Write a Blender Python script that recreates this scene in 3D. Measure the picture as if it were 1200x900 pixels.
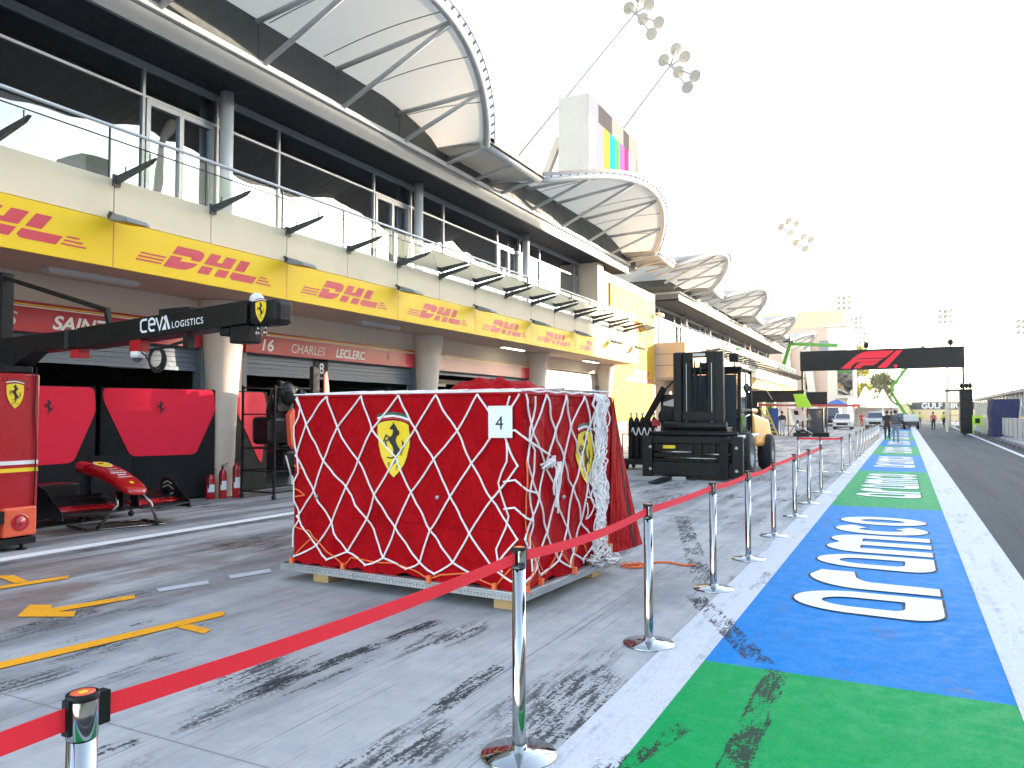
import bpy, bmesh, math, random
from mathutils import Vector, Matrix, noise
from mathutils.geometry import tessellate_polygon
random.seed(7)
R = math.radians
for o in list(bpy.data.objects): bpy.data.objects.remove(o)
S = bpy.context.scene
COL = S.collection

# ---------------------------------------------------------------- camera, sky, sun, exposure
cam = bpy.data.cameras.new('camera'); cam.sensor_width = 36; cam.lens = 27.0
cam.clip_start = 0.05; cam.clip_end = 6000
co = bpy.data.objects.new('camera', cam); COL.objects.link(co); S.camera = co
co.location = (0, 0, 1.57)
YAW, PIT = R(27.05), R(2.23)
co.rotation_euler = (R(90) + PIT, 0, YAW)
SUN_AZ, SUN_EL = 40.0, 10.0          # degrees clockwise from the lane direction (+Y), elevation
W = bpy.data.worlds.new('World'); S.world = W; W.use_nodes = True
wn = W.node_tree.nodes; wl = W.node_tree.links; wn.clear()
sky = wn.new('ShaderNodeTexSky'); sky.sky_type = 'NISHITA'; sky.sun_disc = False
sky.sun_elevation = R(SUN_EL); sky.sun_rotation = R(SUN_AZ); sky.air_density = 1.0; sky.dust_density = 0.8; sky.ozone_density = 1.2; sky.altitude = 10
bg = wn.new('ShaderNodeBackground'); bg.inputs[1].default_value = 0.15
wo = wn.new('ShaderNodeOutputWorld'); hs = wn.new('ShaderNodeHueSaturation'); hs.inputs['Saturation'].default_value = .72; wl.new(sky.outputs[0], hs.inputs['Color']); wl.new(hs.outputs[0], bg.inputs[0]); wl.new(bg.outputs[0], wo.inputs[0])
sd = bpy.data.lights.new('sun', 'SUN'); sd.energy = 2.4; sd.angle = R(0.6); sd.color = (1.0, 0.84, 0.66)
so = bpy.data.objects.new('sun', sd); COL.objects.link(so)
sv = Vector((math.sin(R(SUN_AZ))*math.cos(R(SUN_EL)), math.cos(R(SUN_AZ))*math.cos(R(SUN_EL)), math.sin(R(SUN_EL))))
so.rotation_euler = sv.to_track_quat('Z', 'Y').to_euler(); so.location = (40, 60, 60)
S.view_settings.view_transform = 'Standard'; S.view_settings.look = 'None'; S.view_settings.gamma = 1
S.view_settings.exposure = 2.92
S.render.resolution_x = 1024; S.render.resolution_y = 768
HAZE = .00022
S.render.engine = 'CYCLES'; S.cycles.transparent_max_bounces = 32

# ---------------------------------------------------------------- materials
class NT:
    def __init__(s, m): s.t = m.node_tree; s.n = s.t.nodes; s.l = s.t.links
    def new(s, k, **kw):
        x = s.n.new(k)
        for a, b in kw.items(): setattr(x, a, b)
        return x
    def put(s, inp, v):
        if hasattr(v, 'is_output'): s.l.new(v, inp)
        elif v is not None: inp.default_value = v
    def math(s, op, a, b=None, c=None, clamp=False):
        x = s.new('ShaderNodeMath', operation=op, use_clamp=clamp)
        s.put(x.inputs[0], a)
        if b is not None: s.put(x.inputs[1], b)
        if c is not None: s.put(x.inputs[2], c)
        return x.outputs[0]
    def dot(s, a, b):
        x = s.new('ShaderNodeVectorMath', operation='DOT_PRODUCT'); s.put(x.inputs[0], a); s.put(x.inputs[1], b); return x.outputs['Value']
    def noise(s, vec, scale, detail=4, rough=.55, sc=None, rot=None, dist=0):
        if sc or rot:
            mp = s.new('ShaderNodeMapping'); s.put(mp.inputs[0], vec)
            if rot: mp.inputs['Rotation'].default_value = rot
            if sc: mp.inputs['Scale'].default_value = sc
            vec = mp.outputs[0]
        x = s.new('ShaderNodeTexNoise'); s.put(x.inputs['Vector'], vec); x.inputs['Scale'].default_value = scale
        x.inputs['Detail'].default_value = detail; x.inputs['Roughness'].default_value = rough; x.inputs['Distortion'].default_value = dist
        return x.outputs['Fac']
    def ramp(s, v, a, b, lo=0., hi=1.):
        x = s.new('ShaderNodeMapRange', interpolation_type='SMOOTHSTEP'); s.put(x.inputs[0], v)
        for i, q in enumerate((a, b, lo, hi)): x.inputs[i+1].default_value = q
        return x.outputs[0]
    def mix(s, f, a, b, mode='MIX'):
        x = s.new('ShaderNodeMix', data_type='RGBA', blend_type=mode); s.put(x.inputs[0], f)
        s.put(x.inputs[6], a if hasattr(a, 'is_output') else (*a[:3], 1)); s.put(x.inputs[7], b if hasattr(b, 'is_output') else (*b[:3], 1))
        return x.outputs[2]
    def bump(s, h, st, dist=.01):
        x = s.new('ShaderNodeBump'); s.put(x.inputs['Height'], h); x.inputs['Strength'].default_value = st; x.inputs['Distance'].default_value = dist
        return x.outputs[0]
    def coord(s): return s.new('ShaderNodeTexCoord').outputs['Object']
    def pos(s): return s.new('ShaderNodeNewGeometry').outputs['Position']

def mat(name, c, rough=.5, metal=0., var=.12, scale=3., bump=0., bscale=40., spec=.5, coat=0., emit=None, dirt=0.):
    m = bpy.data.materials.new(name); m.use_nodes = True; t = NT(m); b = t.n['Principled BSDF']
    v = t.coord()
    n1 = t.noise(v, scale, 5)
    c1 = tuple(q*(1-var) for q in c); c2 = tuple(min(1, q*(1+var)) for q in c)
    colr = t.mix(n1, c1, c2)
    if dirt:
        n2 = t.noise(v, scale*.45, 8, .65, sc=(1, 1, .35)); f = t.ramp(n2, .48, .72, 0, dirt)
        colr = t.mix(f, colr, (.09, .08, .07))
    t.put(b.inputs['Base Color'], colr)
    n3 = t.noise(v, scale*4, 4); t.put(b.inputs['Roughness'], t.ramp(n3, .3, .7, max(.02, rough*.85), min(1, rough*1.15)))
    b.inputs['Metallic'].default_value = metal; b.inputs['Specular IOR Level'].default_value = spec
    if coat: b.inputs['Coat Weight'].default_value = coat; b.inputs['Coat Roughness'].default_value = .06
    if bump: t.put(b.inputs['Normal'], t.bump(t.noise(v, bscale, 5), bump))
    if emit: b.inputs['Emission Color'].default_value = (*c, 1); b.inputs['Emission Strength'].default_value = emit
    return m

M = {}
def mk(k, *a, **kw): M[k] = mat(k, *a, **kw)
mk('beige', (.76, .63, .47), .75, var=.07, scale=1.2, bump=.12, bscale=60, dirt=.12)
mk('tan', (.56, .45, .34), .75, var=.08, scale=1.5, bump=.1, bscale=60, dirt=.12)
mk('render_wall', (.66, .55, .45), .7, var=.06, scale=1.5, bump=.08, bscale=50, dirt=.1)
mk('soffit', (.52, .36, .26), .8, var=.06, scale=1.)
mk('seam', (.10, .085, .075), .8)
mk('yellow', (.86, .56, .015), .5, var=.05, scale=1., spec=.3)
mk('yellow_plate', (.66, .38, .03), .6, var=.06, scale=.8, spec=.12)
mk('dhl_red', (.58, .035, .06), .5, var=.05)
mk('gutter_grey', (.26, .25, .24), .75, var=.1)
mk('grey_steel', (.25, .26, .27), .5, metal=.2, var=.08, dirt=.15)
mk('screen_grey', (.56, .47, .39), .7, var=.08, dirt=.1)
mk('pale_steel', (.62, .63, .64), .4, metal=.1, var=.06, dirt=.12)
mk('dark_steel', (.06, .062, .066), .45, metal=.4, var=.1)
mk('bracket_grey', (.09, .095, .10), .45, metal=.3)
mk('parapet', (.085, .092, .09), .7, var=.15, scale=1.5, dirt=.2)
mk('ceiling_black', (.006, .007, .010), .6, var=.2)
mk('frame_alu', (.36, .37, .385), .4, metal=.5, var=.06)
mk('frame_dark', (.07, .075, .085), .4, metal=.4)
mk('shutter', (.15, .175, .205), .5, metal=.2, var=.06)
mk('shutter_white', (.62, .57, .50), .5, var=.05)
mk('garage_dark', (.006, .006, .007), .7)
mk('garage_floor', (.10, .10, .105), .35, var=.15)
mk('sign_red', (.42, .012, .018), .35, var=.06)
mk('sign_red_bright', (.60, .02, .035), .4, var=.05)
mk('sign_pink', (.60, .30, .26), .4, var=.05)
mk('white_ink', (.80, .78, .76), .5, var=.03)
mk('silver_ink', (.60, .56, .50), .4, var=.08)
mk('yellow_ink', (.85, .60, .02), .5, var=.03)
mk('black_ink', (.012, .012, .014), .5)
mk('green_ink', (.03, .09, .06), .5)
mk('trolley_red', (.40, .006, .012), .32, var=.05, coat=.3)
mk('panel_red', (.86, .016, .050), .42, var=.03, spec=.3)
mk('panel_dark', (.010, .011, .013), .6, var=.08, spec=.22)
mk('orange_red', (.80, .12, .05), .45, var=.1)
mk('gloss_red', (.46, .006, .010), .16, var=.03, coat=.8)
mk('carbon', (.006, .006, .007), .32, var=.2, spec=.35)
mk('black_paint', (.005, .0055, .0065), .42, var=.25, scale=6, bump=.05, spec=.3)
mk('matte_black', (.006, .006, .007), .6, var=.25, spec=.3)
mk('rubber', (.011, .011, .012), .8, var=.2, bump=.15)
mk('chrome', (.42, .43, .43), .08, metal=1., var=.03)
mk('chrome_tube', (.30, .29, .27), .25, metal=1., var=.06)
mk('belt', (.95, .030, .055), .65, var=.04, scale=25, bump=.06, bscale=260, spec=.25)
mk('aluminium', (.52, .54, .57), .38, metal=.75, var=.08, scale=6, dirt=.2, bump=.05)
mk('timber', (.52, .34, .16), .75, var=.25, scale=7, bump=.25)
mk('rope', (.86, .83, .82), .8, var=.10, scale=20, bump=.3, bscale=200)
mk('orange_strap', (.85, .16, .04), .6, var=.1)
mk('paper', (.78, .80, .84), .7, var=.02)
mk('fork_yellow', (.72, .33, .02), .38, var=.08, scale=4, dirt=.3)
mk('white_paint', (.76, .75, .72), .4, var=.04, dirt=.08)
mk('cab_glass', (.05, .065, .08), .06, var=.05, spec=1.)
mk('lime', (.42, .75, .02), .45, var=.05)
mk('lift_green', (.10, .36, .03), .4, var=.1)
mk('navy', (.012, .016, .075), .65, var=.2, scale=2, bump=.3, bscale=3)
mk('blue', (.03, .12, .45), .5, var=.15)
mk('galv', (.42, .44, .46), .4, metal=.6, var=.1)
mk('pink_wall', (.72, .50, .38), .8, var=.06, scale=.4)
mk('sand_wall', (.82, .64, .36), .8, var=.06, scale=.4)
mk('white_wall', (.82, .71, .58), .7, var=.05, scale=.5)
mk('tent', (.80, .80, .80), .7, var=.03)
mk('concrete', (.36, .35, .34), .85, var=.12, scale=3, bump=.2, dirt=.15)
mk('kerb_dark', (.10, .10, .105), .85, var=.2, bump=.2)
mk('bark', (.16, .11, .07), .9, var=.25, scale=5, bump=.4)
mk('car_white', (.74, .75, .76), .22, var=.02, coat=.5)
mk('car_silver', (.46, .47, .48), .25, metal=.4, var=.02, coat=.5)
mk('tail_light', (.45, .01, .01), .2)
mk('skin', (.42, .24, .16), .55, var=.08)
mk('hair', (.02, .015, .012), .6)
mk('cloth_black', (.02, .02, .024), .8, var=.2)
mk('cloth_grey', (.09, .09, .10), .8, var=.2)
mk('jeans', (.16, .22, .30), .85, var=.15)
mk('cloth_orange', (.72, .14, .10), .8, var=.1)
mk('cloth_hivis', (.62, .70, .03), .7, var=.08)
mk('cloth_red', (.45, .03, .02), .8, var=.1)
mk('cloth_pale', (.42, .50, .56), .8, var=.1)
mk('shoe', (.03, .03, .035), .7)
mk('lamp_pale', (.60, .51, .41), .5, var=.1)
mk('lamp_glass', (.52, .47, .40), .15, var=.2, spec=.9)
mk('mast', (.40, .34, .30), .5, var=.04)
mk('leaf_a', (.34, .34, .03), .6, var=.3, scale=1.2)
mk('leaf_b', (.14, .16, .04), .6, var=.3, scale=1.2)
mk('seat_bounce', (.55, .50, .45), .6)  # tier seats made pale beige to bounce more light onto the facade
mk('stand_wall', (.60, .50, .40), .8, var=.08, scale=.3)
mk('stand_roof', (.10, .09, .085), .7)
mk('tube_lamp', (1., .95, .7), .4, emit=1.5, var=0)

def fabric_mat():
    m = bpy.data.materials.new('cover_fabric'); m.use_nodes = True; t = NT(m); b = t.n['Principled BSDF']; v = t.coord()
    n = t.noise(v, 2.2, 6, .6)
    t.put(b.inputs['Base Color'], t.mix(n, (.33, .0006, .004), (.44, .002, .008)))
    b.inputs['Roughness'].default_value = .62; b.inputs['Specular IOR Level'].default_value = .08; b.inputs['Sheen Weight'].default_value = .05; b.inputs['Sheen Tint'].default_value = (1, .25, .25, 1)
    w = t.noise(v, 3.2, 5, .55, sc=(1.6, 1.6, .7), rot=(0, R(38), R(20)), dist=.6)
    w2 = t.noise(v, 9., 4, .6, sc=(1.2, 1.2, .35))
    f = t.noise(v, 420, 2)
    h = t.math('ADD', t.math('MULTIPLY', w, 2.2), t.math('ADD', t.math('MULTIPLY', w2, .7), t.math('MULTIPLY', f, .03)))
    t.put(b.inputs['Normal'], t.bump(h, .9, .05)); return m
M['cover'] = fabric_mat()

def glass_mat(name, tint, gl, refl, rough=.0):
    m = bpy.data.materials.new(name); m.use_nodes = True; t = NT(m); t.n.clear()
    out = t.new('ShaderNodeOutputMaterial'); tr = t.new('ShaderNodeBsdfTransparent'); tr.inputs[0].default_value = (*tint, 1)
    g = t.new('ShaderNodeBsdfGlossy'); g.inputs['Roughness'].default_value = rough; g.inputs[0].default_value = (*refl, 1)
    lw = t.new('ShaderNodeLayerWeight'); lw.inputs[0].default_value = gl
    mx = t.new('ShaderNodeMixShader'); t.l.new(lw.outputs['Fresnel'], mx.inputs[0]); t.l.new(tr.outputs[0], mx.inputs[1]); t.l.new(g.outputs[0], mx.inputs[2])
    t.l.new(mx.outputs[0], out.inputs[0]); return m
M['clear_glass'] = glass_mat('clear_glass', (.92, .97, .95), .18, (.95, .98, 1))
M['green_glass'] = glass_mat('green_glass', (.86, .94, .84), .05, (.9, .95, .95), .02)
def mirror_mat(name, base, refl, fac):
    m = bpy.data.materials.new(name); m.use_nodes = True; t = NT(m); t.n.clear()
    out = t.new('ShaderNodeOutputMaterial'); d = t.new('ShaderNodeBsdfDiffuse'); d.inputs[0].default_value = (*base, 1)
    g = t.new('ShaderNodeBsdfGlossy'); g.inputs['Roughness'].default_value = .012; g.inputs[0].default_value = (*refl, 1)
    n = t.noise(t.coord(), .35, 2); t.put(g.inputs['Normal'], t.bump(n, .04, .3))
    lw = t.new('ShaderNodeLayerWeight'); lw.inputs[0].default_value = .35
    f = t.ramp(lw.outputs['Facing'], 0., 1., fac, .95)
    mx = t.new('ShaderNodeMixShader'); t.l.new(f, mx.inputs[0]); t.l.new(d.outputs[0], mx.inputs[1]); t.l.new(g.outputs[0], mx.inputs[2])
    t.l.new(mx.outputs[0], out.inputs[0]); return m
M['window_glass'] = mirror_mat('window_glass', (.008, .007, .006), (.58, .64, .72), .26)
def membrane_mat():
    m = bpy.data.materials.new('membrane'); m.use_nodes = True; t = NT(m); b = t.n['Principled BSDF']; v = t.coord()
    n = t.noise(v, 1.1, 5); t.put(b.inputs['Base Color'], t.mix(n, (.44, .44, .43), (.54, .53, .51)))
    b.inputs['Roughness'].default_value = .65
    tl = t.new('ShaderNodeBsdfTranslucent'); tl.inputs[0].default_value = (.72, .66, .56, 1)
    mx = t.new('ShaderNodeMixShader'); mx.inputs[0].default_value = .30
    out = t.n['Material Output']; t.l.new(b.outputs[0], mx.inputs[1]); t.l.new(tl.outputs[0], mx.inputs[2]); t.l.new(mx.outputs[0], out.inputs[0]); return m
M['membrane'] = membrane_mat()

# tyre rubber laid on the ground: (x0,y0,x1,y1,width,strength)
STREAKS = [(-3.32, 2.80, -3.16, 5.3, .16, 1.), (-3.12, 3.0, -3.0, 5.2, .05, .9), (-2.22, 3.30, -2.30, 4.42, .17, .95), (-3.3, 12.5, -1.5, 6.6, .30, .95),
    (-1.9, 5.75, -1.78, 4.5, .16, .6), (-1.20, 5.6, -.92, 4.6, .22, .6), (-.72, 5.25, -.70, 2.7, .20, 1.), (-1.12, 3.5, -1.10, 2.2, .10, .9),
    (-3.42, 2.20, -3.30, 2.58, .14, .9), (-4.86, 2.85, -4.62, 4.8, .12, .85), (-5.1, 3.9, -4.7, 6.6, .14, .6), (-5.55, 3.2, -5.2, 5.2, .10, .5),
    (-2.75, 3.6, -2.60, 4.7, .12, .6), (-2.1, 4.3, -2.35, 6.6, .25, .7), (-1.45, 5.2, -1.62, 4.2, .07, .6), (-6.6, 3.2, -6.1, 8.5, .2, .45), (-7.4, 4.6, -7.0, 9., .25, .35), (-1.75, 6.9, -.72, 4.85, .24, .95), (-1.22, 3.0, -.98, 4.0, .14, 1.),
    (-2.55, 3.05, -2.48, 3.5, .05, .6), (-1.85, 3.7, -1.65, 5.2, .10, .45),
    (-4.4, 2.6, -4.1, 4.9, .10, .6), (-5.35, 2.2, -5.05, 4.6, .14, .8), (-6.4, 2.9, -6.2, 4.2, .12, .6), (-3.75, 3.2, -3.6, 5.2, .22, .55), (-2.95, 2.6, -2.85, 3.4, .2, .5), (-1.75, 2.4, -1.7, 3.6, .22, .55), (-1.62, 7.6, -1.25, 6.4, .22, .6), (-2.3, 6.2, -2.0, 8.6, .2, .5), (-3.4, 8.5, -2.5, 13, .35, .55), (-2.0, 9.5, -1.7, 16, .25, .5), (-7.9, 3.5, -7.6, 7.5, .16, .6), (-6.9, 4.2, -6.6, 7.4, .18, .6)]
def rubber(t, p, segs):
    tot = None
    for (x0, y0, x1, y1, w, st) in segs:
        d = Vector((x1-x0, y1-y0, 0)); L = d.length; d.normalize(); n = Vector((-d.y, d.x, 0))
        u = t.math('SUBTRACT', t.dot(p, tuple(d)), d.x*x0+d.y*y0)
        s = t.math('ABSOLUTE', t.math('SUBTRACT', t.dot(p, tuple(n)), n.x*x0+n.y*y0))
        a = t.ramp(s, w*.62, w*.30); b = t.ramp(t.math('ABSOLUTE', t.math('SUBTRACT', u, L/2)), L*.56, L*.34)
        q = t.math('MULTIPLY', t.math('MULTIPLY', a, b), st)
        tot = q if tot is None else t.math('MAXIMUM', tot, q)
    tot = t.math('MULTIPLY', tot, t.ramp(t.noise(p, 1., 4, .6, sc=(5, 2.2, 1)), .34, .56, .80, 1.))
    fine = t.noise(p, 1., 6, .72, sc=(34, 4.2, 1)); grit = t.noise(p, 38, 5, .75)
    k = t.math('ADD', t.math('MULTIPLY', fine, .55), t.math('MULTIPLY', grit, .45))
    thr = t.math('SUBTRACT', 1.0, tot)            # where the mark is strong most grains are black
    thr2 = t.math('MULTIPLY_ADD', thr, .46, .455)
    return t.math('MULTIPLY', t.ramp(t.math('SUBTRACT', k, thr2), -.015, .025), t.ramp(tot, .02, .2))

def apron_mat():
    m = bpy.data.materials.new('apron_concrete'); m.use_nodes = True; t = NT(m); b = t.n['Principled BSDF']; p = t.pos()
    big = t.noise(p, .55, 6, .6); mid = t.noise(p, 4., 6, .65); fine = t.noise(p, 90, 4, .6)
    c = t.mix(big, (.41, .40, .395), (.54, .53, .52)); c = t.mix(t.ramp(mid, .35, .7), c, (.40, .40, .41))
    # long soft tyre sweeps running with the lane
    sw = t.noise(p, 1., 6, .6, sc=(2.4, .16, 1), rot=(0, 0, R(3))); area = t.noise(p, .35, 3)
    xx = t.new('ShaderNodeSeparateXYZ'); t.put(xx.inputs[0], p)
    zone = t.ramp(xx.outputs[0], -9.0, -3.6, 1., .25)
    far = t.ramp(xx.outputs[1], 7., 13., 0., .75)
    zone = t.math('MAXIMUM', zone, far)
    f = t.math('MULTIPLY', t.math('MULTIPLY', t.ramp(sw, .41, .60), t.ramp(area, .25, .52)), zone)
    c = t.mix(t.math('MULTIPLY', f, .80), c, (.095, .094, .096))
    sw2 = t.noise(p, 1., 6, .7, sc=(14, .5, 1), rot=(0, 0, R(-2))); f2 = t.math('MULTIPLY', t.ramp(sw2, .57, .68), zone)
    c = t.mix(t.math('MULTIPLY', f2, .55), c, (.07, .07, .072))
    # brownish spill stains in front of the garage
    st = t.noise(p, .9, 5, .6, sc=(1.2, .5, 1)); near = t.math('MULTIPLY', t.ramp(xx.outputs[0], -8.6, -7.2), t.ramp(xx.outputs[0], -5.2, -6.3))
    nY = t.math('MULTIPLY', t.ramp(xx.outputs[1], 9.5, 6.5), 1.)
    c = t.mix(t.math('MULTIPLY', t.math('MULTIPLY', t.ramp(st, .42, .58), t.math('MULTIPLY', near, nY)), .75), c, (.19, .105, .08))
    hl = t.noise(p, 1., 5, .7, sc=(55, .45, 1), rot=(0, 0, R(1.5))); c = t.mix(t.ramp(hl, .60, .64, 0, .6), c, (.06, .06, .065))
    hl2 = t.noise(p, 1., 4, .7, sc=(40, .6, 1), rot=(0, 0, R(-9))); c = t.mix(t.ramp(hl2, .65, .68, 0, .5), c, (.06, .06, .065))
    cl = t.noise(p, 1., 4, .55, sc=(1.5, .42, 1), rot=(0, 0, R(-3))); cs = t.noise(p, 1., 6, .72, sc=(24, 2.6, 1), rot=(0, 0, R(2))); cg_ = t.noise(p, 40, 4, .75)
    ck_ = t.math('ADD', t.math('MULTIPLY', cs, .6), t.math('MULTIPLY', cg_, .4))
    cm_ = t.math('MULTIPLY', t.ramp(ck_, .485, .52), t.ramp(cl, .545, .62)); c = t.mix(t.math('MULTIPLY', cm_, .92), c, (.018, .018, .020))
    sm = t.noise(p, 1., 5, .6, sc=(1.1, .28, 1), rot=(0, 0, R(4))); c = t.mix(t.ramp(sm, .50, .68, 0, .55), c, (.15, .152, .16))
    spk = t.noise(p, 26, 3, .7); c = t.mix(t.ramp(spk, .66, .72, 0, .55), c, (.14, .14, .14))
    # saw-cut joints
    jy = t.math('ABSOLUTE', t.math('SUBTRACT', t.math('MODULO', t.math('ADD', xx.outputs[1], 100.9), 4.6), 2.3))
    jx = t.math('ABSOLUTE', t.math('SUBTRACT', t.math('MODULO', t.math('ADD', xx.outputs[0], 100.2), 4.0), 2.0))
    j = t.math('MAXIMUM', t.ramp(jy, .010, .004), t.ramp(jx, .010, .004))
    c = t.mix(t.math('MULTIPLY', j, .55), c, (.12, .12, .12))
    rb = rubber(t, p, STREAKS); c = t.mix(t.math('MULTIPLY', rb, .97), c, (.014, .014, .016))
    c = t.mix(t.math('MULTIPLY', fine, .16), c, (.2, .2, .2))
    t.put(b.inputs['Base Color'], c)
    t.put(b.inputs['Roughness'], t.ramp(mid, .3, .7, .6, .85)); b.inputs['Specular IOR Level'].default_value = .18
    h = t.math('ADD', t.math('MULTIPLY', fine, .4), t.math('MULTIPLY', mid, .8)); t.put(b.inputs['Normal'], t.bump(h, .18, .01)); return m
M['apron'] = apron_mat()
def paint_mat(name, c, wear=.25, rub=True):
    m = bpy.data.materials.new(name); m.use_nodes = True; t = NT(m); b = t.n['Principled BSDF']; p = t.pos()
    big = t.noise(p, .8, 5, .6); fine = t.noise(p, 60, 5, .65); mid = t.noise(p, 7, 6, .65)
    k = t.mix(big, tuple(q*.93 for q in c), tuple(min(1, q*1.06) for q in c))
    sw = t.noise(p, 1., 6, .7, sc=(9, .7, 1)); f = t.math('MULTIPLY', t.ramp(sw, .50, .72), t.ramp(mid, .35, .65))
    k = t.mix(t.math('MULTIPLY', f, wear), k, (.10, .10, .11))
    gr = t.noise(p, 48, 4, .8); k = t.mix(t.ramp(gr, .50, .68, 0, .34), k, tuple(q*.35 for q in c)); k = t.mix(t.ramp(gr, .48, .34, 0, .22), k, tuple(min(1, q*1.25+.03) for q in c))
    wr_ = t.noise(p, 2.2, 6, .7, sc=(1.6, .5, 1)); k = t.mix(t.math('MULTIPLY', t.ramp(wr_, .56, .68), t.ramp(gr, .47, .55)), k, (.12, .12, .13)) if wear > .14 else k
    g = t.noise(p, 34, 4, .7); k = t.mix(t.ramp(g, .68, .74, 0, .7), k, (.10, .10, .11))
    if rub: k = t.mix(t.math('MULTIPLY', rubber(t, p, [s for s in STREAKS if s[0] > -1.6 or s[2] > -1.3]), .9), k, (.025, .027, .027))
    t.put(b.inputs['Base Color'], k); t.put(b.inputs['Roughness'], t.ramp(mid, .3, .7, .5, .7)); b.inputs['Specular IOR Level'].default_value = .05
    t.put(b.inputs['Normal'], t.bump(t.math('ADD', fine, mid), .16, .006)); return m
M['p_blue'] = paint_mat('strip_blue', (.003, .195, .54), .16)
M['p_green'] = paint_mat('strip_green', (.001, .30, .075), .16)
M['p_white'] = paint_mat('line_white', (.58, .58, .62), .55)
M['p_letter'] = paint_mat('letter_white', (.82, .82, .80), .12, False)
M['p_edge'] = paint_mat('letter_edge', (.03, .04, .06), .05, False)
M['p_orange'] = paint_mat('marking_orange', (1., .42, .03), .2, False)
def asphalt_mat(name='asphalt', lo=(.030, .032, .036), hi=(.056, .058, .064)):
    m = bpy.data.materials.new(name); m.use_nodes = True; t = NT(m); b = t.n['Principled BSDF']; p = t.pos()
    big = t.noise(p, .4, 5); g = t.noise(p, 42, 4, .8); sw = t.noise(p, 1., 6, .6, sc=(1.6, .07, 1))
    c = t.mix(big, lo, hi); c = t.mix(t.ramp(sw, .45, .62, 0, .8), c, (.016, .016, .018)); c = t.mix(t.ramp(g, .50, .66, 0, .85), c, (.15, .15, .16)); c = t.mix(t.ramp(g, .50, .38, 0, .7), c, (.02, .02, .022))
    t.put(b.inputs['Base Color'], c); b.inputs['Roughness'].default_value = .8; b.inputs['Specular IOR Level'].default_value = .2
    t.put(b.inputs['Normal'], t.bump(g, .5, .008)); return m
M['asphalt'] = asphalt_mat()
M['far_ground'] = asphalt_mat('far_ground', (.16, .15, .14), (.24, .22, .20))

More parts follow.
